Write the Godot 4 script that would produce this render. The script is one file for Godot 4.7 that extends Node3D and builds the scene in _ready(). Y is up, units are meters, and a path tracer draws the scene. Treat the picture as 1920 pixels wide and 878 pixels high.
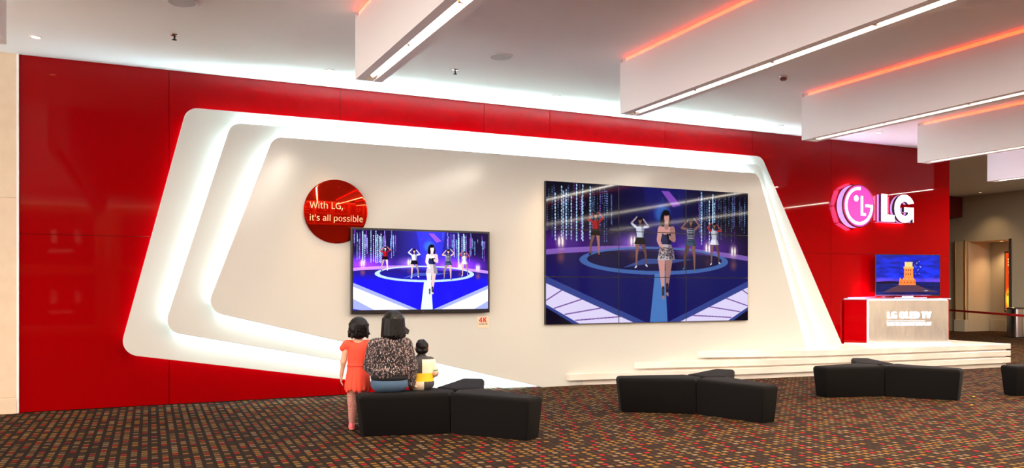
extends Node3D

const CEIL := 4.46
const EYE := Vector3(0, 1.55, 11.53)
var M := {}
var used := {}
var cell_rng := RandomNumberGenerator.new()

# ---------------------------------------------------------------- helpers
func numbered(called: String) -> String:
	if not used.has(called):
		used[called] = 0
		return called
	used[called] += 1
	return "%s_%03d" % [called, used[called]]

func tag(o: Node, label: String, category: String, group := "", kind := "") -> void:
	o.set_meta("label", label)
	if category: o.set_meta("category", category)
	if group: o.set_meta("group", group)
	if kind: o.set_meta("kind", kind)

func thing(called: String, label: String, category: String, at := Vector3.ZERO, turn := 0.0, group := "", kind := "thing") -> Node3D:
	var o := Node3D.new()
	o.name = numbered(called)
	add_child(o)
	o.position = at
	o.rotation.y = turn
	tag(o, label, category, group, kind)
	return o

func obj(called: String, mesh: Mesh, m: Material, parent: Node = self, at := Vector3.ZERO) -> MeshInstance3D:
	var o := MeshInstance3D.new()
	o.name = numbered(called) if parent == self else called
	o.mesh = mesh
	o.material_override = m
	parent.add_child(o, true)
	o.position = at
	return o

func mat(called: String, c: Color, rough := 0.6, metal := 0.0, spec := 0.5) -> StandardMaterial3D:
	var m := StandardMaterial3D.new()
	m.resource_name = called
	m.albedo_color = c
	m.roughness = rough
	m.metallic = metal
	m.metallic_specular = spec
	return m

func glow(called: String, c: Color, energy: float, base := Color(0.9, 0.9, 0.9)) -> StandardMaterial3D:
	var m := mat(called, base, 0.4)
	m.emission_enabled = true
	m.emission = c
	m.emission_energy_multiplier = energy
	return m

func start() -> SurfaceTool:
	var st := SurfaceTool.new()
	st.begin(Mesh.PRIMITIVE_TRIANGLES)
	return st

# one triangle, turned so that its front looks along the given normals
func tri(st: SurfaceTool, p: Array, n: Array, uv: Array = []) -> void:
	var order := [0, 1, 2]
	if (p[1] - p[0]).cross(p[2] - p[0]).dot(n[0] + n[1] + n[2]) > 0:
		order = [0, 2, 1]
	for i in order:
		st.set_normal(n[i])
		st.set_uv(uv[i] if uv.size() else Vector2(p[i].x, -p[i].y))
		st.add_vertex(p[i])

func quad(st: SurfaceTool, a: Vector3, b: Vector3, c: Vector3, d: Vector3, na: Vector3, nb: Vector3, nc: Vector3, nd: Vector3, uv: Array = []) -> void:
	tri(st, [a, b, c], [na, nb, nc], [uv[0], uv[1], uv[2]] if uv.size() else [])
	tri(st, [a, c, d], [na, nc, nd], [uv[0], uv[2], uv[3]] if uv.size() else [])

func flat(st: SurfaceTool, a: Vector3, b: Vector3, c: Vector3, d: Vector3, n: Vector3, uv: Array = []) -> void:
	quad(st, a, b, c, d, n, n, n, n, uv)

# box with chamfered edges
func add_box(st: SurfaceTool, c: Vector3, size: Vector3, ch := 0.004) -> void:
	var h := size / 2
	ch = minf(ch, minf(h.x, minf(h.y, h.z)) * 0.45)
	var i := h - Vector3(ch, ch, ch)
	var ax := [Vector3.RIGHT, Vector3.UP, Vector3.BACK]
	for a in 3:
		var b := (a + 1) % 3
		var d := (a + 2) % 3
		for s in [-1, 1]:
			var n: Vector3 = ax[a] * s
			var f: Vector3 = c + n * h[a]
			flat(st, f - ax[b] * i[b] - ax[d] * i[d], f + ax[b] * i[b] - ax[d] * i[d], f + ax[b] * i[b] + ax[d] * i[d], f - ax[b] * i[b] + ax[d] * i[d], n)
			for t in [-1, 1]:
				var m: Vector3 = ax[b] * t
				var nn := (n + m).normalized()
				var e1: Vector3 = c + n * h[a] + m * i[b]
				var e2: Vector3 = c + n * i[a] + m * h[b]
				flat(st, e1 - ax[d] * i[d], e1 + ax[d] * i[d], e2 + ax[d] * i[d], e2 - ax[d] * i[d], nn)
	for sx in [-1, 1]:
		for sy in [-1, 1]:
			for sz in [-1, 1]:
				var n := Vector3(sx, sy, sz).normalized()
				tri(st, [c + Vector3(h.x * sx, i.y * sy, i.z * sz), c + Vector3(i.x * sx, h.y * sy, i.z * sz), c + Vector3(i.x * sx, i.y * sy, h.z * sz)], [n, n, n])

func box(size: Vector3, c := Vector3.ZERO, ch := 0.004) -> ArrayMesh:
	var st := start()
	add_box(st, c, size, ch)
	return st.commit()

func boxes(list: Array, ch := 0.003) -> ArrayMesh:
	var st := start()
	for b in list:
		add_box(st, b[0], b[1], ch)
	return st.commit()

# profile of (radius, height) turned round the y axis
func lathe(profile: Array, seg := 32, centre := Vector3.ZERO) -> ArrayMesh:
	var st := start()
	for k in profile.size() - 1:
		var p: Vector2 = profile[k]
		var q: Vector2 = profile[k + 1]
		if p.distance_to(q) < 1e-6: continue
		var t := (q - p).normalized()
		var nr := Vector2(t.y, -t.x)
		for s in seg:
			var a := TAU * s / seg
			var b := TAU * (s + 1) / seg
			var da := Vector3(cos(a), 0, sin(a))
			var db := Vector3(cos(b), 0, sin(b))
			var na := (da * nr.x + Vector3.UP * nr.y).normalized()
			var nb := (db * nr.x + Vector3.UP * nr.y).normalized()
			var v0 := centre + da * p.x + Vector3.UP * p.y
			var v1 := centre + db * p.x + Vector3.UP * p.y
			var v2 := centre + db * q.x + Vector3.UP * q.y
			var v3 := centre + da * q.x + Vector3.UP * q.y
			if p.x > 1e-6: tri(st, [v0, v1, v2], [na, nb, nb])
			if q.x > 1e-6: tri(st, [v0, v2, v3], [na, nb, na])
	return st.commit()

# polygon corners rounded: radii[i] for corner i
func rounded(poly: Array, radii: Array, steps := 8) -> PackedVector2Array:
	var out := PackedVector2Array()
	var n := poly.size()
	for i in n:
		var p: Vector2 = poly[i]
		var r: float = radii[i]
		if r <= 0:
			out.append(p)
			continue
		var a: Vector2 = (poly[(i + n - 1) % n] - p).normalized()
		var b: Vector2 = (poly[(i + 1) % n] - p).normalized()
		var half := acos(clampf(a.dot(b), -1, 1)) / 2
		var l := r / tan(half)
		var c := p + (a + b).normalized() * (r / sin(half))
		var u := p + a * l - c
		var w := p + b * l - c
		var ang := u.angle_to(w)
		for k in steps + 1:
			out.append(c + u.rotated(ang * k / steps))
	return out

func inset(poly: Array, d: float) -> Array:
	var out := []
	var n := poly.size()
	var area := 0.0
	for i in n:
		area += poly[i].cross(poly[(i + 1) % n])
	var s := 1.0 if area > 0 else -1.0
	for i in n:
		var e1: Vector2 = (poly[i] - poly[(i + n - 1) % n]).normalized()
		var e2: Vector2 = (poly[(i + 1) % n] - poly[i]).normalized()
		var n1 := Vector2(-e1.y, e1.x) * s
		var n2 := Vector2(-e2.y, e2.x) * s
		var m := (n1 + n2)
		out.append(poly[i] + m * (d / maxf(0.2, 0.5 * m.length_squared())))
	return out

# polygon in xy pushed from z0 to z1; front edge chamfered by ch
func extrude(poly: PackedVector2Array, z0: float, z1: float, ch := 0.0) -> ArrayMesh:
	var st := start()
	var n := poly.size()
	var front := PackedVector2Array(inset(Array(poly), ch)) if ch > 0 else poly
	var zc := z1 - ch
	for cap in [[front, z1, Vector3.BACK], [poly, z0, Vector3.FORWARD]]:
		var idx := Geometry2D.triangulate_polygon(cap[0])
		for k in range(0, idx.size(), 3):
			var p := []
			for j in 3:
				var v: Vector2 = cap[0][idx[k + j]]
				p.append(Vector3(v.x, v.y, cap[1]))
			tri(st, p, [cap[2], cap[2], cap[2]])
	var area := 0.0
	for i in n:
		area += poly[i].cross(poly[(i + 1) % n])
	var s := 1.0 if area > 0 else -1.0
	var en := []
	for i in n:
		var e := (poly[(i + 1) % n] - poly[i]).normalized()
		en.append(Vector2(e.y, -e.x) * s)
	for i in n:
		var j := (i + 1) % n
		var na: Vector2 = en[i]
		var nb: Vector2 = en[i]
		var prev: Vector2 = en[(i + n - 1) % n]
		var next: Vector2 = en[j]
		if prev.dot(en[i]) > 0.8: na = (prev + en[i]).normalized()
		if next.dot(en[i]) > 0.8: nb = (next + en[i]).normalized()
		var A := Vector3(na.x, na.y, 0)
		var B := Vector3(nb.x, nb.y, 0)
		quad(st, Vector3(poly[i].x, poly[i].y, z0), Vector3(poly[j].x, poly[j].y, z0), Vector3(poly[j].x, poly[j].y, zc), Vector3(poly[i].x, poly[i].y, zc), A, B, B, A)
		if ch > 0:
			var A2 := (A + Vector3.BACK).normalized()
			var B2 := (B + Vector3.BACK).normalized()
			quad(st, Vector3(poly[i].x, poly[i].y, zc), Vector3(poly[j].x, poly[j].y, zc), Vector3(front[j].x, front[j].y, z1), Vector3(front[i].x, front[i].y, z1), A2, B2, B2, A2)
	return st.commit()

# polygon in xz raised from y0 to y1
func raise(poly: Array, y0: float, y1: float, ch := 0.004) -> ArrayMesh:
	var flipped := []
	for p in poly:
		flipped.append(Vector2(p.x, -p.y))
	var src := extrude(PackedVector2Array(flipped), y0, y1, ch)
	var st := start()
	st.append_from(src, 0, Transform3D(Basis(Vector3.RIGHT, -PI / 2), Vector3.ZERO))
	return st.commit()

func screen_quad(w: float, h: float, u0 := 0.0, v0 := 0.0, u1 := 1.0, v1 := 1.0) -> ArrayMesh:
	var st := start()
	flat(st, Vector3(-w / 2, -h / 2, 0), Vector3(w / 2, -h / 2, 0), Vector3(w / 2, h / 2, 0), Vector3(-w / 2, h / 2, 0), Vector3.BACK, [Vector2(u0, v1), Vector2(u1, v1), Vector2(u1, v0), Vector2(u0, v0)])
	return st.commit()

func lettering(text: String, height: float, depth: float, bold := false) -> TextMesh:
	var f := SystemFont.new()
	f.font_names = PackedStringArray(["Droid Sans"])
	if bold: f.font_weight = 700
	var t := TextMesh.new()
	t.text = text
	t.font = f
	t.font_size = 64
	t.pixel_size = height / 64.0 / 0.714
	t.depth = depth
	t.curve_step = 1.0
	t.horizontal_alignment = HORIZONTAL_ALIGNMENT_LEFT
	t.vertical_alignment = VERTICAL_ALIGNMENT_CENTER
	return t

func area_light(parent: Node, at: Vector3, towards: Vector3, along: Vector3, size: Vector2, c: Color, energy: float) -> void:
	var l := AreaLight3D.new()
	l.name = "light"
	l.area_size = size
	l.light_color = c
	l.light_energy = energy
	l.shadow_enabled = true
	l.set("area_range", 40.0)
	l.set("area_attenuation", 2.0)
	var z := -towards.normalized()
	var x := along.normalized()
	l.transform = Transform3D(Basis(x, z.cross(x), z), at)
	parent.add_child(l, true)

func spot_light(parent: Node, at: Vector3, angle: float, c: Color, energy: float) -> void:
	var l := SpotLight3D.new()
	l.name = "light"
	l.light_color = c
	l.light_energy = energy
	l.spot_angle = angle
	l.spot_angle_attenuation = 0.9
	l.spot_range = 40.0
	l.spot_attenuation = 2.0
	l.light_size = 0.05
	l.shadow_enabled = true
	l.transform = Transform3D(Basis(Vector3.RIGHT, -PI / 2), at)
	parent.add_child(l, true)

# ---------------------------------------------------------------- drawn pictures
func blend(im: Image, x: int, y: int, c: Color, a: float) -> void:
	if x >= 0 and y >= 0 and x < im.get_width() and y < im.get_height() and a > 0.003:
		im.set_pixel(x, y, im.get_pixel(x, y).lerp(c, minf(a, 1.0)))

func p_ell(im: Image, cx: float, cy: float, rx: float, ry: float, c: Color, a := 1.0, soft := 0.15) -> void:
	var w := im.get_width()
	var h := im.get_height()
	for y in range(int((cy - ry) * h) - 1, int((cy + ry) * h) + 2):
		for x in range(int((cx - rx) * w) - 1, int((cx + rx) * w) + 2):
			var d := Vector2(((x + 0.5) / w - cx) / rx, ((y + 0.5) / h - cy) / ry).length()
			if d < 1: blend(im, x, y, c, a * clampf((1 - d) / soft, 0, 1))

func p_poly(im: Image, pts: Array, c: Color, a := 1.0) -> void:
	var w := im.get_width()
	var h := im.get_height()
	var lo := 1e9
	var hi := -1e9
	for p in pts:
		lo = minf(lo, p.y)
		hi = maxf(hi, p.y)
	for y in range(maxi(0, int(lo * h)), mini(h, int(hi * h) + 1)):
		var v := (y + 0.5) / h
		var xs := []
		for i in pts.size():
			var p: Vector2 = pts[i]
			var q: Vector2 = pts[(i + 1) % pts.size()]
			if (p.y <= v) != (q.y <= v):
				xs.append((p.x + (q.x - p.x) * (v - p.y) / (q.y - p.y)) * w)
		xs.sort()
		for k in range(0, xs.size() - 1, 2):
			for x in range(maxi(0, int(floor(xs[k]))), mini(w, int(ceil(xs[k + 1])))):
				var cover := minf(x + 1, xs[k + 1]) - maxf(x, xs[k])
				blend(im, x, y, c, a * cover)

func p_line(im: Image, x0: float, y0: float, x1: float, y1: float, w0: float, w1: float, c: Color, a := 1.0) -> void:
	var asp := float(im.get_width()) / im.get_height()
	var d := Vector2((x1 - x0) * asp, y1 - y0).normalized()
	var n := Vector2(-d.y / asp, d.x)
	var p := Vector2(x0, y0)
	var q := Vector2(x1, y1)
	p_poly(im, [p + n * w0, q + n * w1, q - n * w1, p - n * w0], c, a)
	p_ell(im, x0, y0, w0 / asp, w0, c, a, 0.3)
	p_ell(im, x1, y1, w1 / asp, w1, c, a, 0.3)

func p_dancer(im: Image, x: float, t: float, b: float, top: Color, bottom: Color, skin: Color, skirt: float, arms: int, sleeves: Color, shoe: Color, sway := 1.0) -> void:
	var h := b - t
	var k := h * 0.5625 # one height unit across
	var hip := t + h * 0.5
	var shade := skin * 0.72
	for s in [-1, 1]:
		var out: float = 0.05 + (0.05 if s * sway > 0 else 0.0)
		var knee := Vector2(x + s * (out + 0.03) * k, t + h * (0.735 if s * sway > 0 else 0.745))
		var ankle := Vector2(x + s * (out + 0.035) * k, b - (0.03 if s * sway < 0 else 0.06) * h)
		p_line(im, x + s * 0.055 * k, hip, knee.x, knee.y, 0.045 * h, 0.028 * h, skin if s * sway < 0 else shade)
		p_line(im, knee.x, knee.y, ankle.x, ankle.y, 0.027 * h, 0.014 * h, skin if s * sway < 0 else shade)
		p_line(im, ankle.x, ankle.y, ankle.x + s * 0.03 * k, ankle.y + 0.025 * h, 0.018 * h, 0.014 * h, shoe)
	# hair behind, torso, hips
	p_ell(im, x, t + h * 0.1, 0.072 * k, 0.095 * h, Color(0.03, 0.02, 0.03), 1.0, 0.4)
	p_line(im, x, t + h * 0.13, x, t + h * 0.19, 0.02 * h, 0.022 * h, shade)
	p_poly(im, [Vector2(x - 0.105 * k, t + 0.2 * h), Vector2(x + 0.105 * k, t + 0.2 * h), Vector2(x + 0.075 * k, t + 0.36 * h), Vector2(x + 0.1 * k, hip), Vector2(x - 0.1 * k, hip), Vector2(x - 0.075 * k, t + 0.36 * h)], top)
	p_poly(im, [Vector2(x + 0.03 * k, t + 0.2 * h), Vector2(x + 0.105 * k, t + 0.2 * h), Vector2(x + 0.075 * k, t + 0.36 * h), Vector2(x + 0.1 * k, hip), Vector2(x + 0.05 * k, hip)], top * 0.7)
	p_poly(im, [Vector2(x - 0.085 * k, t + 0.4 * h), Vector2(x + 0.085 * k, t + 0.4 * h), Vector2(x + 0.135 * k, hip + skirt * h), Vector2(x - 0.135 * k, hip + skirt * h)], bottom)
	p_poly(im, [Vector2(x + 0.03 * k, t + 0.4 * h), Vector2(x + 0.085 * k, t + 0.4 * h), Vector2(x + 0.135 * k, hip + skirt * h), Vector2(x + 0.06 * k, hip + skirt * h)], bottom * 0.72)
	for s in [-1, 1]:
		var sh := Vector2(x + s * 0.1 * k, t + h * 0.21)
		var el := Vector2(x + s * 0.2 * k, t + h * (0.2 if s * sway > 0 else 0.14))
		var ha := Vector2(x + s * 0.07 * k, t + h * (0.05 if s * sway > 0 else 0.01))
		if arms == 1: # one hand at the chest, one at the hip
			el = Vector2(x + s * 0.19 * k, t + h * 0.34)
			ha = Vector2(x + s * 0.04 * k, t + h * 0.24) if s * sway > 0 else Vector2(x + s * 0.11 * k, t + h * 0.46)
		p_line(im, sh.x, sh.y, el.x, el.y, 0.027 * h, 0.021 * h, sleeves)
		p_line(im, el.x, el.y, ha.x, ha.y, 0.02 * h, 0.014 * h, skin if arms == 1 or sleeves == skin else sleeves.lerp(skin, 0.5))
	p_ell(im, x, t + h * 0.088, 0.046 * k, 0.062 * h, skin, 1.0, 0.35)
	p_ell(im, x, t + h * 0.045, 0.05 * k, 0.035 * h, Color(0.03, 0.02, 0.03), 1.0, 0.4)

func stage_picture(bright: bool) -> ImageTexture:
	var w := 960
	var h := 540
	var im := Image.create(w, h, false, Image.FORMAT_RGB8)
	var r := RandomNumberGenerator.new()
	r.seed = 11
	var g := 1.0 if not bright else 2.1
	var blue := Color(0.07, 0.08, 0.36) if not bright else Color(0.08, 0.07, 0.8)
	for y in h:
		var v := (y + 0.5) / h
		for x in w:
			var u := (x + 0.5) / w
			var c := Color(0.015, 0.015, 0.06)
			if v < 0.5:
				var side := clampf(absf(u - 0.53) * 3.2, 0, 1)
				c = Color(0.08, 0.08, 0.34).lerp(Color(0.03, 0.025, 0.1), side)
				var glow_v := exp(-pow((v - 0.44) * 9, 2))
				c += Color(0.24, 0.08, 0.42) * glow_v * (0.5 + 0.5 * sin(u * 9.0 + 1.0))
			else:
				c = blue.lerp(Color(0.13, 0.09, 0.3), clampf((0.64 - v) * 6, 0, 1))
			c *= g if v < 0.5 else 1.0
			im.set_pixel(x, y, Color(minf(c.r, 1), minf(c.g, 1), minf(c.b, 1)))
	# shafts of tiny lamps
	for k in 74:
		var u := r.randf_range(0.0, 0.34) if k % 2 == 0 else r.randf_range(0.68, 0.99)
		if k > 68: u = r.randf_range(0.36, 0.66)
		var v0 := r.randf_range(0.0, 0.12)
		var v1 := r.randf_range(0.12, 0.42)
		if k > 68: v1 = 0.1
		var c := Color(0.55, 0.75, 0.95) if r.randf() < 0.8 else Color(0.7, 0.3, 0.95)
		var v := v0
		while v < v1:
			p_line(im, u, v, u, v + 0.006, 0.004, 0.004, c, r.randf_range(0.25, 0.95) * minf(1.0, 0.6 * g))
			v += 0.017 if not bright else 0.011
	for k in 16:
		var u := r.randf_range(0.04, 0.2) if k % 3 else r.randf_range(0.74, 0.82)
		var v := r.randf_range(0.0, 0.1)
		while v < 0.4:
			p_line(im, u, v, u + r.randf_range(-0.001, 0.001), v + 0.012, 0.0055, 0.0055, Color(0.72, 0.88, 1.0), r.randf_range(0.5, 1.0))
			v += 0.024
	# blue and violet panels behind the singer
	p_poly(im, [Vector2(0.45, 0), Vector2(0.67, 0), Vector2(0.64, 0.3), Vector2(0.49, 0.34)], Color(0.09, 0.1, 0.42) * g, 0.6)
	p_poly(im, [Vector2(0.54, 0.02), Vector2(0.58, 0.02), Vector2(0.64, 0.12), Vector2(0.6, 0.14)], Color(0.55, 0.3, 0.75), 0.9)
	p_ell(im, 0.545, 0.19, 0.05, 0.09, Color(0.2, 0.42, 0.75), 0.8, 0.5)
	p_ell(im, 0.38, 0.42, 0.09, 0.11, Color(0.65, 0.4, 0.9), 0.7, 0.9)
	p_ell(im, 0.66, 0.47, 0.05, 0.07, Color(0.7, 0.5, 0.9), 0.6, 0.8)
	# glowing rim of the stage
	for x in w:
		var u := (x + 0.5) / w
		var v := 0.455 + 0.05 * pow((u - 0.5) * 2, 2) + 0.02 * (u - 0.5)
		for y in range(int((v - 0.018) * h), int((v + 0.02) * h)):
			blend(im, x, y, Color(0.68, 0.5, 0.9) * (0.9 if not bright else 1.2), 0.75 if absf(u - 0.55) > 0.1 else 0.3)
	for s in [[0.066, 0.42], [0.92, 0.46], [0.4, 0.4], [0.78, 0.44]]:
		p_ell(im, s[0], s[1], 0.03, 0.075, Color(1, 0.85, 0.8), 0.6, 0.9)
		for d in [-0.008, 0.008]:
			p_ell(im, s[0] + d, s[1], 0.006, 0.045, Color(1, 0.98, 0.95), 1.0, 0.6)
		p_ell(im, s[0], s[1] + 0.11, 0.025, 0.06, Color(0.75, 0.4, 0.3), 0.5, 0.9)
	# ring and walkway
	var ring := Color(0.27, 0.42, 0.68) if not bright else Color(0.7, 0.82, 1.0)
	for y in range(int(0.44 * h), int(0.68 * h)):
		for x in range(int(0.12 * w), int(0.92 * w)):
			var u := (x + 0.5) / w
			var v := (y + 0.5) / h
			var d := Vector2((u - 0.52) / 0.37, (v - 0.545) / 0.105).length()
			var d2 := Vector2((u - 0.52) / 0.335, (v - 0.538) / 0.083).length()
			if d < 1 and d2 > 1: blend(im, x, y, ring, 0.9)
			elif d2 < 1: blend(im, x, y, Color(0.05, 0.04, 0.16) if not bright else Color(0.09, 0.08, 0.5), 0.5)
	p_poly(im, [Vector2(0.35, 0.6), Vector2(0.45, 0.53), Vector2(0.7, 0.53), Vector2(0.6, 0.56), Vector2(0.47, 0.57)], Color(0.3, 0.45, 0.75), 0.6)
	p_poly(im, [Vector2(0.508, 0.64), Vector2(0.56, 0.64), Vector2(0.573, 1.01), Vector2(0.483, 1.01)], Color(0.28, 0.47, 0.74) if not bright else Color(0.75, 0.9, 1.0))
	# light boxes along the front edge
	var pale := Color(0.88, 0.84, 0.98)
	var edge := Color(0.25, 0.33, 0.62) if not bright else Color(0.7, 0.75, 1.0)
	for s in [-1, 1]:
		var f := func(u: float, v: float) -> Vector2: return Vector2(u if s < 0 else 1.04 - u, v)
		p_poly(im, [f.call(-0.02, 0.645), f.call(-0.02, 0.98), f.call(0.13, 1.02), f.call(0.49, 1.02)], edge, 0.75)
		p_poly(im, [f.call(-0.02, 0.695), f.call(-0.02, 0.84), f.call(0.17, 1.02), f.call(0.43, 1.02)], pale)
		if not bright:
			for k in 6:
				var t := k / 5.0
				var a: Vector2 = f.call(-0.02 + 0.45 * t, 0.695 + 0.325 * t)
				var b: Vector2 = f.call(-0.06 + 0.24 * t, 0.8 + 0.22 * t)
				p_line(im, a.x, a.y, b.x, b.y, 0.004, 0.004, Color(0.45, 0.3, 0.6))
			p_poly(im, [f.call(-0.02, 0.86), f.call(-0.02, 1.02), f.call(0.14, 1.02)], Color(0.03, 0.03, 0.12))
	var skin := Color(0.62, 0.42, 0.4) if not bright else Color(0.95, 0.78, 0.75)
	p_dancer(im, 0.225, 0.2, 0.52, Color(0.62, 0.07, 0.12), Color(0.06, 0.03, 0.06), skin, 0.02, 0, Color(0.65, 0.06, 0.1), Color(0.08, 0.03, 0.06), -1.0)
	p_dancer(im, 0.435, 0.22, 0.6, Color(0.78, 0.8, 0.88), Color(0.05, 0.05, 0.1), skin * 0.85, 0.03, 0, Color(0.8, 0.82, 0.9), Color(0.85, 0.88, 0.92))
	p_dancer(im, 0.69, 0.215, 0.62, Color(0.5, 0.52, 0.6), Color(0.2, 0.3, 0.42), skin * 0.8, 0.02, 0, skin * 0.8, Color(0.25, 0.4, 0.5), -1.0)
	for k in 7:
		p_line(im, 0.676, 0.285 + k * 0.018, 0.704, 0.285 + k * 0.018, 0.003, 0.003, Color(0.08, 0.08, 0.15))
	p_dancer(im, 0.815, 0.24, 0.57, Color(0.75, 0.75, 0.82), Color(0.9, 0.9, 0.95), skin * 0.8, 0.02, 0, Color(0.65, 0.12, 0.15), Color(0.85, 0.85, 0.9))
	# the singer in front
	var s2 := Color(0.8, 0.58, 0.56) if not bright else Color(1.0, 0.86, 0.86)
	var s3 := s2 * 0.78
	var dark := Color(0.03, 0.02, 0.04)
	p_ell(im, 0.563, 0.245, 0.031, 0.09, dark, 1.0, 0.25)
	for leg in [[0.541, 0.546, 0.55, s2, 0.79], [0.58, 0.574, 0.571, s3, 0.765]]:
		p_line(im, leg[0], 0.52, leg[1], 0.655, 0.034, 0.021, leg[3])
		p_line(im, leg[1], 0.655, leg[2], leg[4] - 0.02, 0.02, 0.011, leg[3])
		p_line(im, leg[2], leg[4] - 0.05, leg[2], leg[4] + 0.02, 0.012, 0.01, Color(0.12, 0.1, 0.14), 0.8)
		p_line(im, leg[2], leg[4] + 0.02, leg[2] + 0.003, leg[4] + 0.035, 0.012, 0.008, s3)
	p_poly(im, [Vector2(0.538, 0.296), Vector2(0.556, 0.287), Vector2(0.578, 0.287), Vector2(0.597, 0.294), Vector2(0.594, 0.36), Vector2(0.538, 0.36)], s2)
	p_line(im, 0.567, 0.25, 0.567, 0.295, 0.018, 0.02, s3)
	p_poly(im, [Vector2(0.541, 0.33), Vector2(0.556, 0.345), Vector2(0.577, 0.343), Vector2(0.593, 0.328), Vector2(0.588, 0.43), Vector2(0.545, 0.43)], Color(0.1, 0.15, 0.3))
	p_poly(im, [Vector2(0.575, 0.343), Vector2(0.593, 0.328), Vector2(0.588, 0.43), Vector2(0.57, 0.43)], Color(0.05, 0.08, 0.2))
	p_poly(im, [Vector2(0.543, 0.418), Vector2(0.59, 0.418), Vector2(0.604, 0.47), Vector2(0.61, 0.535), Vector2(0.522, 0.54), Vector2(0.528, 0.47)], Color(0.72, 0.68, 0.7))
	p_poly(im, [Vector2(0.575, 0.418), Vector2(0.59, 0.418), Vector2(0.604, 0.47), Vector2(0.61, 0.535), Vector2(0.582, 0.537)], Color(0.5, 0.46, 0.52))
	p_line(im, 0.537, 0.305, 0.527, 0.39, 0.024, 0.018, s2)
	p_line(im, 0.527, 0.39, 0.549, 0.468, 0.017, 0.012, s2)
	p_line(im, 0.597, 0.303, 0.605, 0.385, 0.024, 0.018, s3)
	p_line(im, 0.605, 0.385, 0.577, 0.36, 0.017, 0.013, s3)
	p_line(im, 0.572, 0.345, 0.576, 0.375, 0.01, 0.008, dark)
	p_ell(im, 0.568, 0.224, 0.0165, 0.047, s2, 1.0, 0.35)
	p_ell(im, 0.566, 0.186, 0.02, 0.026, dark, 1.0, 0.4)
	if not bright:
		for k in 130:
			p_ell(im, 0.565 + r.randf_range(-0.036, 0.036), r.randf_range(0.44, 0.525), 0.003, 0.005, Color(0.25, 0.2, 0.25), 0.8)
	im.resize(480, 270, Image.INTERPOLATE_BILINEAR)
	im.resize(w, h, Image.INTERPOLATE_CUBIC)
	return ImageTexture.create_from_image(im)

func tower_picture() -> ImageTexture:
	var w := 512
	var h := 288
	var im := Image.create(w, h, false, Image.FORMAT_RGB8)
	var n := FastNoiseLite.new()
	n.seed = 4
	n.frequency = 0.012
	n.fractal_octaves = 4
	for y in h:
		var v := (y + 0.5) / h
		for x in w:
			var u := (x + 0.5) / w
			var c: Color
			if v < 0.68:
				c = Color(0.03, 0.12, 0.7).lerp(Color(0.06, 0.2, 1.0), v)
				c = c.lerp(Color(0.02, 0.05, 0.3), clampf(0.5 + n.get_noise_2d(x * 0.6, y * 2.0) * 1.3, 0, 1) * 0.6)
				c = c.lerp(Color(0.6, 0.3, 0.8), exp(-pow((v - 0.64) * 16, 2)) * 0.6 * (0.5 + absf(u - 0.5)))
			else:
				c = Color(0.02, 0.04, 0.22).lerp(Color(0.05, 0.12, 0.4), clampf(0.4 + n.get_noise_2d(x * 0.4, y * 6.0) * 1.5, 0, 1))
			im.set_pixel(x, y, c)
	p_poly(im, [Vector2(0, 0.68), Vector2(0.2, 0.655), Vector2(0.36, 0.67), Vector2(0.36, 0.72), Vector2(0, 0.72)], Color(0.02, 0.02, 0.1))
	p_poly(im, [Vector2(0.2, 0.86), Vector2(0.36, 0.74), Vector2(0.62, 0.74), Vector2(0.8, 0.86), Vector2(1, 0.93), Vector2(0.1, 0.93)], Color(0.33, 0.2, 0.22), 0.85)
	for s in range(10):
		p_line(im, 0.02 + 0.034 * s, 0.7, 0.02 + 0.034 * s, 0.79, 0.004, 0.004, Color(0.03, 0.03, 0.1))
	p_line(im, 0.0, 0.71, 0.36, 0.7, 0.008, 0.008, Color(0.05, 0.05, 0.16))
	var stone := Color(0.82, 0.42, 0.2)
	p_poly(im, [Vector2(0.35, 0.76), Vector2(0.36, 0.61), Vector2(0.61, 0.61), Vector2(0.62, 0.76)], stone)
	p_poly(im, [Vector2(0.43, 0.63), Vector2(0.435, 0.3), Vector2(0.575, 0.3), Vector2(0.58, 0.63)], Color(0.86, 0.47, 0.22))
	p_poly(im, [Vector2(0.425, 0.34), Vector2(0.425, 0.29), Vector2(0.585, 0.29), Vector2(0.585, 0.34)], Color(0.95, 0.6, 0.3))
	p_poly(im, [Vector2(0.445, 0.3), Vector2(0.445, 0.19), Vector2(0.565, 0.19), Vector2(0.565, 0.3)], Color(0.98, 0.7, 0.42))
	for k in 6:
		p_poly(im, [Vector2(0.445 + k * 0.022, 0.2), Vector2(0.445 + k * 0.022, 0.165), Vector2(0.456 + k * 0.022, 0.165), Vector2(0.456 + k * 0.022, 0.2)], Color(1, 0.8, 0.55))
	for k in 5:
		p_ell(im, 0.375 + k * 0.052, 0.6, 0.012, 0.03, Color(0.92, 0.55, 0.28), 1.0, 0.3)
		p_ell(im, 0.385 + k * 0.052, 0.69, 0.008, 0.02, Color(0.35, 0.12, 0.06), 1.0, 0.3)
	for k in 6:
		p_ell(im, 0.465 + 0.035 * (k % 3), 0.38 + 0.1 * (k / 3), 0.008, 0.022, Color(0.3, 0.1, 0.05), 1.0, 0.3)
	var r := RandomNumberGenerator.new()
	r.seed = 3
	for k in 12:
		p_ell(im, 0.6 + r.randf() * 0.1, 0.13 + r.randf() * 0.35, 0.012, 0.008, Color(0.8, 0.85, 0.95), 0.8, 0.5)
	p_ell(im, 0.78, 0.9, 0.05, 0.02, Color(0.7, 0.85, 1), 0.7, 0.8)
	return ImageTexture.create_from_image(im)

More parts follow.
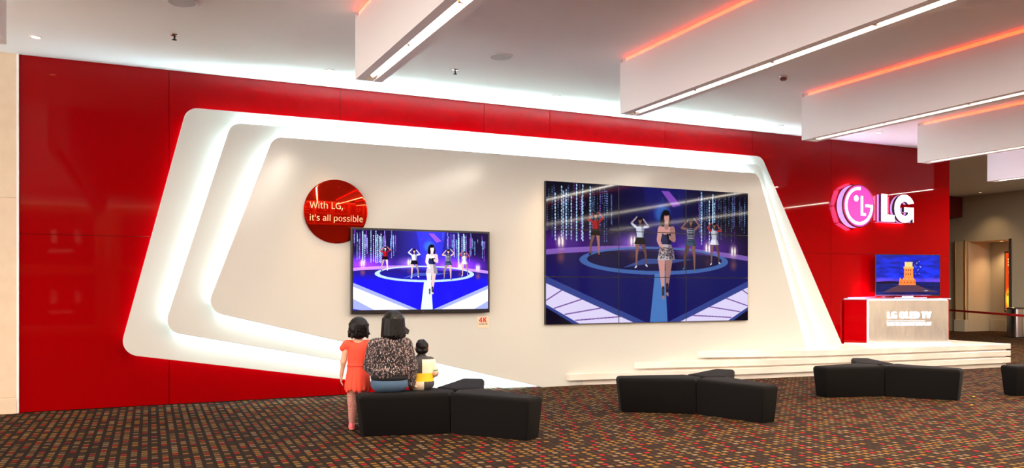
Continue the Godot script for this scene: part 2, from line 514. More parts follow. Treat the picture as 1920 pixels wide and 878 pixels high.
func carpet_picture() -> ImageTexture:
	var n := 16
	var s := 40
	var im := Image.create(n * s, n * s, false, Image.FORMAT_RGB8)
	var r := RandomNumberGenerator.new()
	r.seed = 21
	for y in n * s:
		for x in n * s:
			var j := r.randf_range(-0.02, 0.02)
			im.set_pixel(x, y, Color(0.115 + j, 0.083 + j, 0.062 + j))
	var tones := [Color(0.38, 0.29, 0.16), Color(0.41, 0.33, 0.24), Color(0.42, 0.29, 0.11), Color(0.19, 0.125, 0.08), Color(0.31, 0.23, 0.13), Color(0.165, 0.11, 0.08)]
	for cx in n:
		for cy in n:
			var red := posmod(cy + cx * 2 + (cx / 3), 8) == 3
			var c: Color = Color(0.45, 0.07, 0.07) if red else tones[r.randi() % tones.size()]
			for y in range(7, s - 8):
				for x in range(8, s - 8):
					var j := r.randf_range(-0.03, 0.03)
					im.set_pixel(cx * s + x, cy * s + y, Color(c.r + j, c.g + j, c.b + j))
	return ImageTexture.create_from_image(im)

func fleck_picture() -> ImageTexture:
	var im := Image.create(256, 256, false, Image.FORMAT_RGB8)
	im.fill(Color(0.05, 0.04, 0.05))
	var r := RandomNumberGenerator.new()
	r.seed = 5
	for k in 420:
		var c := Color(0.78, 0.67, 0.65) if r.randf() < 0.7 else Color(0.45, 0.35, 0.36)
		var x := r.randf()
		var y := r.randf()
		var a := r.randfn(1.57, 0.5)
		var l := r.randf_range(0.015, 0.045)
		p_line(im, x, y, x + cos(a) * l, y + sin(a) * l, 0.0085, 0.006, c)
	return ImageTexture.create_from_image(im)

func flower_picture() -> ImageTexture:
	var im := Image.create(256, 256, false, Image.FORMAT_RGB8)
	im.fill(Color(0.72, 0.5, 0.45))
	var r := RandomNumberGenerator.new()
	r.seed = 9
	for k in 150:
		var c: Color = [Color(0.85, 0.36, 0.34), Color(0.48, 0.42, 0.36), Color(0.9, 0.75, 0.68), Color(0.7, 0.28, 0.3)][k % 4]
		p_ell(im, r.randf(), r.randf(), 0.03, 0.03, c, 0.9, 0.4)
	return ImageTexture.create_from_image(im)

func grain(freq: float, lo: Color, hi: Color, seed_: int, stretch := false) -> NoiseTexture2D:
	var f := FastNoiseLite.new()
	f.seed = seed_
	f.frequency = freq
	f.fractal_octaves = 5
	var t := NoiseTexture2D.new()
	t.width = 256 if not stretch else 512
	t.height = 256 if not stretch else 64
	t.seamless = true
	t.noise = f
	var g := Gradient.new()
	g.set_color(0, lo)
	g.set_color(1, hi)
	t.color_ramp = g
	return t

# ---------------------------------------------------------------- bodies: smooth union of tapered capsules, meshed as surface nets
func cap(a: Vector3, b: Vector3, ra: float, rb := -1.0, s := Vector3.ONE) -> Array:
	return [a, b, ra, ra if rb < 0 else rb, s]

func ball(a: Vector3, r: float, s := Vector3.ONE) -> Array:
	return [a, a, r, r, s]

func flesh(prims: Array, cell: float, k: float, tint = null) -> ArrayMesh:
	var lo := Vector3(1e9, 1e9, 1e9)
	var hi := -lo
	for p in prims:
		var r: Vector3 = p[4] * maxf(p[2], p[3]) + Vector3.ONE * (k * 0.5 + cell * 3)
		lo = lo.min(p[0].min(p[1]) - r)
		hi = hi.max(p[0].max(p[1]) + r)
	var nx := int((hi.x - lo.x) / cell) + 2
	var ny := int((hi.y - lo.y) / cell) + 2
	var nz := int((hi.z - lo.z) / cell) + 2
	var f := PackedFloat32Array()
	f.resize(nx * ny * nz)
	f.fill(1.0)
	for p in prims:
		var s: Vector3 = p[4]
		var a: Vector3 = p[0]
		var ba: Vector3 = (p[1] - a) / s
		var bb := maxf(ba.dot(ba), 1e-12)
		var ra: float = p[2]
		var dr: float = p[3] - ra
		var ms := minf(s.x, minf(s.y, s.z))
		var r: Vector3 = s * maxf(p[2], p[3]) + Vector3.ONE * (k + cell * 2)
		var i0: Vector3 = ((p[0].min(p[1]) - r - lo) / cell).floor().max(Vector3.ZERO)
		var i1: Vector3 = ((p[0].max(p[1]) + r - lo) / cell).ceil().min(Vector3(nx - 1, ny - 1, nz - 1))
		for z in range(int(i0.z), int(i1.z) + 1):
			for y in range(int(i0.y), int(i1.y) + 1):
				var row := (z * ny + y) * nx
				for x in range(int(i0.x), int(i1.x) + 1):
					var pa := (lo + Vector3(x, y, z) * cell - a) / s
					var h := clampf(pa.dot(ba) / bb, 0, 1)
					var d := ((pa - ba * h).length() - ra - dr * h) * ms
					var o := f[row + x]
					var g := maxf(k - absf(o - d), 0.0)
					f[row + x] = minf(o, d) - g * g / (4.0 * k)
	var id := PackedInt32Array()
	id.resize(nx * ny * nz)
	id.fill(-1)
	var vs := PackedVector3Array()
	var ns := PackedVector3Array()
	var cs := PackedColorArray()
	var sx := nx
	var sz := nx * ny
	var corner := [0, 1, sx, sx + 1, sz, sz + 1, sz + sx, sz + sx + 1]
	var edges := [[0, 1], [2, 3], [4, 5], [6, 7], [0, 2], [1, 3], [4, 6], [5, 7], [0, 4], [1, 5], [2, 6], [3, 7]]
	for z in nz - 1:
		for y in ny - 1:
			for x in nx - 1:
				var i := (z * ny + y) * nx + x
				var first := f[i] < 0
				var mixed := false
				for c in corner:
					if (f[i + c] < 0) != first:
						mixed = true
						break
				if not mixed: continue
				var sum := Vector3.ZERO
				var count := 0
				for e in edges:
					var fa := f[i + corner[e[0]]]
					var fb := f[i + corner[e[1]]]
					if (fa < 0) != (fb < 0):
						var t := fa / (fa - fb)
						var pa := Vector3(e[0] & 1, (e[0] >> 1) & 1, e[0] >> 2)
						var pb := Vector3(e[1] & 1, (e[1] >> 1) & 1, e[1] >> 2)
						sum += pa.lerp(pb, t)
						count += 1
				var g := Vector3(f[i + 1] + f[i + sx + 1] + f[i + sz + 1] + f[i + sz + sx + 1] - f[i] - f[i + sx] - f[i + sz] - f[i + sz + sx],
					f[i + sx] + f[i + sx + 1] + f[i + sz + sx] + f[i + sz + sx + 1] - f[i] - f[i + 1] - f[i + sz] - f[i + sz + 1],
					f[i + sz] + f[i + sz + 1] + f[i + sz + sx] + f[i + sz + sx + 1] - f[i] - f[i + 1] - f[i + sx] - f[i + sx + 1])
				id[i] = vs.size()
				var at := lo + (Vector3(x, y, z) + sum / count) * cell
				vs.append(at)
				ns.append(g.normalized())
				if tint != null: cs.append(tint.call(at))
	var ix := PackedInt32Array()
	for z in range(1, nz - 1):
		for y in range(1, ny - 1):
			for x in range(1, nx - 1):
				var i := (z * ny + y) * nx + x
				var inside := f[i] < 0
				for axis in 3:
					var step: int = [1, sx, sz][axis]
					if (f[i + step] < 0) == inside: continue
					var u: int = [sx, sz, 1][axis]
					var v: int = [sz, 1, sx][axis]
					var q := [id[i - u - v], id[i - v], id[i], id[i - u]]
					if q.min() < 0: continue
					if inside: ix.append_array([q[0], q[2], q[1], q[0], q[3], q[2]])
					else: ix.append_array([q[0], q[1], q[2], q[0], q[2], q[3]])
	var arr := []
	arr.resize(Mesh.ARRAY_MAX)
	arr[Mesh.ARRAY_VERTEX] = vs
	arr[Mesh.ARRAY_NORMAL] = ns
	if tint != null: arr[Mesh.ARRAY_COLOR] = cs
	arr[Mesh.ARRAY_INDEX] = ix
	var m := ArrayMesh.new()
	m.add_surface_from_arrays(Mesh.PRIMITIVE_TRIANGLES, arr)
	return m

func joined(list: Array) -> ArrayMesh:
	var st := start()
	for m in list:
		st.append_from(m, 0, Transform3D.IDENTITY)
	return st.commit()

# five fingers with bends; dir = along the fingers, up = back of the hand, side +1: thumb towards dir x up
func hand(wrist: Vector3, dir: Vector3, up: Vector3, side: float, l: float, curl: float) -> Array:
	var d := dir.normalized()
	var x := d.cross(up).normalized() * side
	var n := x.cross(d).normalized() * side
	if n.dot(up) < 0: n = -n
	var out := [cap(wrist - d * l * 0.1, wrist + d * l * 0.12, l * 0.13, l * 0.13)]
	var spread := [0.17, 0.06, -0.05, -0.15]
	var long := [0.42, 0.47, 0.44, 0.34]
	for k in 4:
		var kn: Vector3 = wrist + d * l * (0.5 - 0.02 * absf(k - 1.2)) + x * l * spread[k]
		out.append(cap(wrist + d * l * 0.08 + x * l * spread[k] * 0.6, kn, l * 0.075, l * 0.062))
		var d1 := d.rotated(x, -curl if n.dot(d.rotated(x, 0.3)) > 0 else curl)
		var mid: Vector3 = kn + (d1 + x * spread[k] * 0.25).normalized() * l * long[k] * 0.5
		var d2 := d.rotated(x, (-curl if n.dot(d.rotated(x, 0.3)) > 0 else curl) * 2.1)
		var tip: Vector3 = mid + d2 * l * long[k] * 0.5
		out.append(cap(kn, mid, l * 0.05, l * 0.045))
		out.append(cap(mid, tip, l * 0.045, l * 0.036))
	var tb := wrist + d * l * 0.16 + x * l * 0.14
	var tm := tb + (d * 0.6 + x * 0.75 - n * 0.3).normalized() * l * 0.22
	out.append(cap(wrist + d * l * 0.08, tb, l * 0.09, l * 0.075))
	out.append(cap(tb, tm, l * 0.068, l * 0.055))
	out.append(cap(tm, tm + (d + x * 0.2 - n * 0.3).normalized() * l * 0.22, l * 0.053, l * 0.042))
	return out

# a head facing -z, c = middle of the skull, hgt = chin to crown
func head(c: Vector3, hgt: float, neck: Vector3) -> ArrayMesh:
	var r := hgt * 0.5
	var p := [
		ball(c + Vector3(0, 0.22, 0.1) * r, r * 0.74, Vector3(0.98, 1.02, 1.1)),
		cap(c + Vector3(0, -0.1, -0.22) * r, c + Vector3(0, -0.72, -0.48) * r, r * 0.6, r * 0.3, Vector3(1, 1, 0.95)),
		cap(neck, c + Vector3(0, -0.3, 0.12) * r, r * 0.42, r * 0.42),
		cap(c + Vector3(0, 0.0, -0.8) * r, c + Vector3(0, -0.27, -0.98) * r, r * 0.07, r * 0.11),
		ball(c + Vector3(-0.1, -0.3, -0.88) * r, r * 0.07), ball(c + Vector3(0.1, -0.3, -0.88) * r, r * 0.07),
		cap(c + Vector3(-0.2, -0.55, -0.74) * r, c + Vector3(0.2, -0.55, -0.74) * r, r * 0.075),
		cap(c + Vector3(-0.17, -0.47, -0.75) * r, c + Vector3(0.17, -0.47, -0.75) * r, r * 0.06)]
	for s in [-1, 1]:
		p.append(cap(c + Vector3(s * 0.82, 0.1, 0.06) * r, c + Vector3(s * 0.77, -0.2, 0.0) * r, r * 0.19, r * 0.12, Vector3(0.55, 1, 1)))
		p.append(ball(c + Vector3(s * 0.3, -0.02, -0.66) * r, r * 0.13, Vector3(1.3, 0.8, 0.8)))
		p.append(cap(c + Vector3(s * 0.16, 0.17, -0.78) * r, c + Vector3(s * 0.46, 0.17, -0.66) * r, r * 0.07))
	var tint := func(at: Vector3) -> Color:
		var q := (at - c) / r
		if q.z < -0.3 and Vector2((absf(q.x) - 0.3) / 0.15, (q.y + 0.02) / 0.08).length() < 1: return Color(0.05, 0.03, 0.02)
		if q.z < -0.3 and absf(q.x) < 0.5 and absf(q.x) > 0.13 and absf(q.y - 0.2) < 0.05: return Color(0.06, 0.04, 0.03)
		if q.z < -0.6 and absf(q.x) < 0.26 and absf(q.y + 0.51) < 0.1: return Color(0.5, 0.2, 0.17)
		return Color(0.62, 0.36, 0.24)
	return flesh(p, hgt / 52.0, r * 0.13, tint)

func skin_tint(_at: Vector3) -> Color:
	return Color(0.62, 0.36, 0.24)

# ---------------------------------------------------------------- the place
func _ready() -> void:
	set_view()
	make_materials()
	build_room()
	build_beams()
	build_feature_wall()
	build_platform_and_counter()
	build_screens_and_signs()
	build_ceiling_fittings()
	build_benches()
	build_people()
	build_scraps()
	build_lobby()
	build_opposite_side()

func set_view() -> void:
	var cam := Camera3D.new()
	cam.name = "camera"
	cam.projection = Camera3D.PROJECTION_FRUSTUM
	cam.near = 0.05
	cam.far = 120.0
	cam.size = 0.05 * 878.0 / 1491.0
	cam.frustum_offset = Vector2(0, 0.05 * 102.0 / 1491.0)
	cam.position = EYE
	cam.rotation_degrees = Vector3(0, -24.5, 0)
	add_child(cam)
	cam.current = true
	var e := Environment.new()
	e.background_mode = Environment.BG_COLOR
	e.background_color = Color.BLACK
	e.tonemap_mode = Environment.TONE_MAPPER_LINEAR
	e.tonemap_exposure = 2.1
	e.sdfgi_enabled = true
	e.ssao_enabled = true
	e.ssil_enabled = true
	var w := WorldEnvironment.new()
	w.name = "environment"
	w.environment = e
	add_child(w)

const SIDE_LIGHT_ENERGY := 58.0
const FILL_WASH_ENERGY := 80.0
const TUBE_COLOR := Color(1.0, 0.95, 0.88)
const TUBE_ENERGY := 25.0
const COOL := Color(0.8, 0.96, 1.0)
const HALO_ENERGY := 0.38 # per metre of strip
const WARM := Color(1.0, 0.82, 0.6)
const DOWN_ENERGY := 8.0

func make_materials() -> void:
	M.red = mat("red glass", Color(0.55, 0.0, 0.012), 0.035, 0.0, 0.28)
	M.white_gloss = mat("white lacquer", Color(0.81, 0.81, 0.78), 0.2)
	M.plaster = mat("ceiling paint", Color(0.96, 0.95, 0.94), 0.85)
	M.beam = mat("beam paint", Color(0.95, 0.94, 0.94), 0.6)
	M.cream = mat("cream paint", Color(0.88, 0.81, 0.7), 0.5)
	M.cream.albedo_texture = grain(0.02, Color(0.96, 0.95, 0.94), Color(1, 1, 1), 3)
	M.cream.uv1_triplanar = true
	M.cream.uv1_scale = Vector3(0.7, 0.7, 0.7)
	M.lobby = mat("lobby paint", Color(0.78, 0.74, 0.66), 0.6)
	M.marble = mat("white stone", Color(0.95, 0.92, 0.88), 0.25)
	M.marble.albedo_texture = grain(0.008, Color(0.93, 0.9, 0.88), Color(1, 1, 1), 8)
	M.marble.uv1_triplanar = true
	M.marble.uv1_scale = Vector3(0.6, 0.6, 0.6)
	M.dark = mat("dark backing", Color(0.08, 0.07, 0.07), 0.8)
	M.black = mat("black plastic", Color(0.04, 0.04, 0.045), 0.35)
	M.steel = mat("brushed steel", Color(0.94, 0.92, 0.89), 0.16, 0.75)
	M.steel.normal_enabled = true
	var f := FastNoiseLite.new()
	f.seed = 2
	f.frequency = 0.02
	var nt := NoiseTexture2D.new()
	nt.width = 256
	nt.height = 256
	nt.seamless = true
	nt.as_normal_map = true
	nt.bump_strength = 2.0
	nt.noise = f
	M.steel.normal_texture = nt
	M.steel.normal_scale = 0.1
	M.steel.uv1_triplanar = true
	M.steel.uv1_scale = Vector3(0.6, 0.06, 0.6)
	M.brass = mat("brass", Color(0.75, 0.55, 0.28), 0.3, 1.0)
	M.chrome = mat("chrome", Color(0.8, 0.8, 0.8), 0.2, 1.0)
	M.timber = mat("timber", Color(0.72, 0.4, 0.16), 0.45)
	M.timber.albedo_texture = grain(0.03, Color(0.75, 0.7, 0.65), Color(1, 1, 1), 6, true)
	M.timber.uv1_triplanar = true
	M.cloth = mat("black upholstery", Color(0.05, 0.04, 0.036), 0.9, 0.0, 0.25)
	M.cloth.rim_enabled = true
	M.cloth.rim = 0.15
	M.cloth.albedo_texture = grain(0.12, Color(0.8, 0.8, 0.8), Color(1, 1, 1), 12)
	M.cloth.uv1_triplanar = true
	M.cloth.uv1_scale = Vector3(5, 5, 5)
	M.carpet = mat("carpet", Color.WHITE, 1.0, 0.0, 0.2)
	M.carpet.albedo_texture = carpet_picture()
	M.skin = mat("skin", Color.WHITE, 0.55)
	M.skin.vertex_color_use_as_albedo = true
	M.hair = mat("hair", Color(0.05, 0.033, 0.028), 0.4, 0.0, 0.35)
	M.hair.normal_enabled = true
	var hf := FastNoiseLite.new()
	hf.seed = 7
	hf.frequency = 0.06
	var ht := NoiseTexture2D.new()
	ht.width = 256
	ht.height = 256
	ht.seamless = true
	ht.as_normal_map = true
	ht.bump_strength = 6.0
	ht.noise = hf
	M.hair.normal_texture = ht
	M.hair.normal_scale = 0.7
	M.hair.uv1_triplanar = true
	M.hair.uv1_scale = Vector3(14, 2.5, 14)
	M.led = glow("white strip light", COOL, 3.0)
	M.red_led = glow("red strip light", Color(1.0, 0.27, 0.05), 1.6)
	M.tube = glow("tube light", Color(1.0, 0.93, 0.8), 2.6)
	M.bulb = glow("downlight lamp", Color(1.0, 0.85, 0.6), 3.0)

func slab(called: String, lo: Vector3, hi: Vector3, m: Material, label: String, category: String) -> MeshInstance3D:
	var o := obj(called, box(hi - lo, Vector3.ZERO, 0.001), m, self, (lo + hi) / 2)
	tag(o, label, category, "", "structure")
	return o

func build_room() -> void:
	# carpet floor with uv in metres over the pattern's repeat
	var st := start()
	var k := 1.0 / 1.408
	flat(st, Vector3(-9, 0, 19), Vector3(29, 0, 19), Vector3(29, 0, -14), Vector3(-9, 0, -14), Vector3.UP, [Vector2(-9, 19) * k, Vector2(29, 19) * k, Vector2(29, -14) * k, Vector2(-9, -14) * k])
	for s in [[Vector3(-9, 0, 19), Vector3(29, 0, 19), Vector3.BACK], [Vector3(29, 0, 19), Vector3(29, 0, -14), Vector3.RIGHT], [Vector3(29, 0, -14), Vector3(-9, 0, -14), Vector3.FORWARD], [Vector3(-9, 0, -14), Vector3(-9, 0, 19), Vector3.LEFT]]:
		flat(st, s[0], s[1], s[1] - Vector3(0, 0.2, 0), s[0] - Vector3(0, 0.2, 0), s[2])
	flat(st, Vector3(-9, -0.2, 19), Vector3(29, -0.2, 19), Vector3(29, -0.2, -14), Vector3(-9, -0.2, -14), Vector3.DOWN)
	var fl := obj("floor", st.commit(), M.carpet)
	tag(fl, "dark brown carpet with rows of small tan and red dashes", "floor", "", "structure")
	slab("ceiling", Vector3(-9, CEIL, -0.3), Vector3(15.7, CEIL + 0.2, 19), M.plaster, "flat white plaster ceiling above the red wall", "ceiling")
	slab("ceiling_001", Vector3(15.7, 4.85, -14), Vector3(29, 5.05, 19), M.plaster, "higher plaster ceiling over the dim corridor lobby", "ceiling")
	slab("trim_1", Vector3(15.6, CEIL, -14), Vector3(15.7, 5.05, 19), M.plaster, "plaster upstand between the two ceiling levels", "trim")
	# cream wall beside the red one
	var wl := slab("wall_side", Vector3(-9, 0, -0.3), Vector3(-1.5, CEIL, 0.0), M.cream, "cream painted wall beside the red glass wall", "wall")
	obj("panel", box(Vector3(7.5, 1.76, 0.012), Vector3.ZERO, 0.003), M.cream, wl, Vector3(0, 3.555 - CEIL / 2, 0.156))
	obj("panel", box(Vector3(7.5, 2.45, 0.012), Vector3.ZERO, 0.003), M.cream, wl, Vector3(0, 1.425 - CEIL / 2, 0.156))
	slab("baseboard_side", Vector3(-9, 0, 0.0), Vector3(-1.5, 0.185, 0.03), M.cream, "cream baseboard at the foot of the cream wall", "baseboard")
	slab("trim_2", Vector3(-1.5, 0, -0.05), Vector3(-1.476, CEIL, 0.02), M.beam, "thin bright metal edge strip between cream and red walls", "trim")
	# end wall; unseen glowing glazing added to light the foyer from the left
	var we := thing("wall_left", "cream end wall of the foyer with added glowing glazing", "wall", Vector3.ZERO, 0.0, "", "structure")
	for p in [[Vector3(-9.2, 0, -0.3), Vector3(-9, CEIL, 1.0)], [Vector3(-9.2, 0, 18.0), Vector3(-9, CEIL, 19)], [Vector3(-9.2, 0, 1.0), Vector3(-9, 0.5, 18.0)], [Vector3(-9.2, 4.3, 1.0), Vector3(-9, CEIL, 18.0)]]:
		obj("wall_section", box(p[1] - p[0], Vector3.ZERO, 0.002), M.cream, we, (p[0] + p[1]) / 2)
	var side_glow := glow("added side light glass", Color(1.0, 0.97, 0.94), 1.2)
	for wi in 5:
		var z := 1.0 + 3.4 * wi
		var wn := thing("added_window_%d" % (wi + 1), "unseen tall glowing window in the foyer's end wall", "added_window", Vector3(-9.1, 2.4, z + 1.7), 0.0, "added end wall windows", "structure")
		obj("pane", box(Vector3(0.03, 3.8, 3.3), Vector3.ZERO, 0.002), side_glow, wn)
		obj("window_frame", boxes([[Vector3(0.0, 0, -1.67), Vector3(0.14, 3.8, 0.06)], [Vector3(0.0, 0, 1.67), Vector3(0.14, 3.8, 0.06)], [Vector3(0, 1.87, 0), Vector3(0.14, 0.06, 3.28)], [Vector3(0, -1.87, 0), Vector3(0.14, 0.06, 3.28)]]), M.chrome, wn)
	area_light(self, Vector3(-9.06, 2.4, 9.5), Vector3.RIGHT, Vector3.BACK, Vector2(16.6, 3.6), Color(1.0, 0.96, 0.93), SIDE_LIGHT_ENERGY)
	slab("wall_front", Vector3(-9, 0, 19), Vector3(29, 5.05, 19.2), M.cream, "cream wall across the foyer facing the red wall", "wall")
	# red glass wall, panel by panel
	var wb := thing("wall_back", "glossy red glass wall made of tall panels", "wall", Vector3.ZERO, 0.0, "", "structure")
	obj("backing", box(Vector3(16.95, CEIL, 0.27), Vector3(7.0, CEIL / 2, -0.16), 0.002), M.dark, wb)
	var xs := [-1.474, 0.236, 2.517, 4.776, 5.932, 8.193, 10.14, 12.088, 15.474]
	for i in xs.size() - 1:
		for r in [[0.004, 2.23], [2.23, CEIL]]:
			var w: float = xs[i + 1] - xs[i] - 0.006
			obj("glass_panel", box(Vector3(w, r[1] - r[0] - 0.005, 0.022), Vector3.ZERO, 0.0015), M.red, wb, Vector3((xs[i] + xs[i + 1]) / 2, (r[0] + r[1]) / 2, -0.011))
	obj("end_panel", box(Vector3(0.02, CEIL, 0.3), Vector3.ZERO, 0.002), M.red, wb, Vector3(15.486, CEIL / 2, -0.16))

func build_beams() -> void:
	# x of the middle, z of the end towards the red wall, turn
	var list := [[-1.33, 3.05, 0.0], [2.135, 3.16, 0.03], [5.6, 2.9, 0.0], [9.04, 2.5, 0.0], [12.48, 1.74, 0.0], [15.95, 0.63, 0.0]]
	var who := ["over the cream wall", "in front of the round red sign", "in front of the big video wall", "beside the smoke detector", "in front of the glowing wall emblem", "past the end of the red wall"]
	var h := 0.69
	for i in list.size():
		var b: Array = list[i]
		var ceil_y := CEIL if i < 5 else 4.85
		var hh: float = ceil_y - 3.77
		var length: float = 15.5 - b[1]
		var t := thing("ceiling_beam", ("white box beam with tube light hanging " if i else "white box beam without a lit tube hanging ") + who[i], "beam", Vector3(b[0], ceil_y, b[1]), b[2])
		var wd := 0.145
		var sl := 0.052
		var bottom: float = -hh
		var prof := PackedVector2Array([Vector2(-wd, bottom), Vector2(-sl, bottom), Vector2(-sl, bottom + 0.075), Vector2(sl, bottom + 0.075), Vector2(sl, bottom), Vector2(wd, bottom), Vector2(wd, -0.0), Vector2(-wd + 0.03, -0.0), Vector2(-wd + 0.03, -0.046), Vector2(-wd, -0.046)])
		obj("casing", extrude(prof, 0.0, length), M.beam, t)
		obj("end_cap", box(Vector3(0.29, hh, 0.02), Vector3(0, -hh / 2, -0.01), 0.003), M.beam, t)
		# red strip in the shadow gap at the top
		obj("red_led_strip", box(Vector3(0.012, 0.04, length - 0.12), Vector3(-wd + 0.012, -0.024, length / 2 + 0.05), 0.002), M.red_led, t)
		area_light(t, Vector3(-wd + 0.003, -0.024, length / 2 + 0.05), Vector3.LEFT, Vector3.BACK, Vector2(length - 0.12, 0.026), Color(1.0, 0.07, 0.02), 0.4)
		# tubes end to end in the slot
		if i == 0: continue # no lamp shows in this one
		var n := int((length - 0.15) / 1.22)
		var tube := lathe([Vector2(0, 0), Vector2(0.026, 0.0), Vector2(0.026, 1.14), Vector2(0, 1.14)], 12)
		for j in n:
			var tb := obj("tube_light", tube, M.tube, t, Vector3(0, bottom + 0.03, 0.14 + j * 1.22))
			tb.rotation.x = PI / 2
			obj("tube_holder", box(Vector3(0.045, 0.05, 0.05), Vector3.ZERO, 0.003), M.brass, t, Vector3(0, bottom + 0.035, 0.125 + j * 1.22))
		area_light(t, Vector3(0, bottom - 0.004, length / 2), Vector3.DOWN, Vector3.BACK, Vector2(length - 0.25, 0.06), TUBE_COLOR, TUBE_ENERGY)

func build_feature_wall() -> void:
	var layers := [
		[0.0, [Vector2(4.027, 0.0), Vector2(-0.361, 0.707), Vector2(0.45, 3.955), Vector2(10.238, 3.976), Vector2(12.504, 0.0)], "outermost white wall panel with slanted ends, glowing onto the red wall"],
		[0.135, [Vector2(4.98, 0.0), Vector2(0.154, 0.995), Vector2(0.997, 3.775), Vector2(10.076, 3.79), Vector2(11.692, 0.0)], "middle white wall panel with slanted ends between two larger and smaller ones"],
		[0.27, [Vector2(5.594, 0.0), Vector2(0.663, 1.256), Vector2(1.525, 3.604), Vector2(9.918, 3.609), Vector2(11.211, 0.0)], "innermost white wall panel that carries the two big screens"]]
	for L in layers:
		var t := thing("backlit_panel", L[2], "wall panel", Vector3(0, 0, L[0]))
		var outline: Array = L[1]
		var plate := rounded(outline, [0.0, 0.2, 0.18, 0.2, 0.0], 10)
		obj("face_plate", extrude(plate, 0.075, 0.135, 0.004), M.white_gloss, t)
		var ins := inset(outline, 0.085)
		ins[0] = Vector2(outline[0].x + 0.35, 0)
		ins[4] = Vector2(outline[4].x - 0.12, 0)
		var core := rounded(ins, [0.0, 0.14, 0.12, 0.14, 0.0], 10)
		obj("core", extrude(core, 0.001, 0.075), M.white_gloss, t)
		# lamp strip round the three free sides and the slanting foot
		var path := inset(outline, 0.082)
		path[0] = Vector2(outline[0].x + 0.34, 0)
		path[4] = Vector2(outline[4].x - 0.115, 0)
		var ring := rounded(path, [0.0, 0.14, 0.12, 0.14, 0.0], 10)
		var st := start()
		for i in ring.size() - 1:
			var a := Vector3(ring[i].x, ring[i].y, 0)
			var b := Vector3(ring[i + 1].x, ring[i + 1].y, 0)
			var d := (b - a).normalized()
			var n := Vector3(-d.y, d.x, 0)
			flat(st, a + Vector3(0, 0, 0.015), b + Vector3(0, 0, 0.015), b + Vector3(0, 0, 0.06), a + Vector3(0, 0, 0.06), n)
		obj("led_strip", st.commit(), M.led, t)
		for i in 4:
			var a: Vector2 = path[i]
			var b: Vector2 = path[i + 1]
			var d := (b - a).normalized()
			var n := Vector2(-d.y, d.x)
			var l := a.distance_to(b) - 0.2
			var mid := (a + b) / 2 + n * 0.006
			area_light(t, Vector3(mid.x, mid.y, 0.0375), Vector3(n.x, n.y, 0), Vector3(d.x, d.y, 0), Vector2(l, 0.045), COOL, HALO_ENERGY * l * [[0.4, 0.4, 0.5, 0.4], [0.8, 0.8, 2.3, 1.0]][0 if L[0] == 0.0 else 1][i])

# the platform's back edge steps round the slanting ends of the three wall panels
func panel_side(right: float, y: float) -> Array:
	var a := 12.51 - 0.57 * y
	var b := 11.70 - 0.426 * y
	var c := 11.22 - 0.358 * y
	return [Vector2(right, 0.004), Vector2(a, 0.004), Vector2(a, 0.139), Vector2(b, 0.139), Vector2(b, 0.274), Vector2(c, 0.274), Vector2(c, 0.408)]

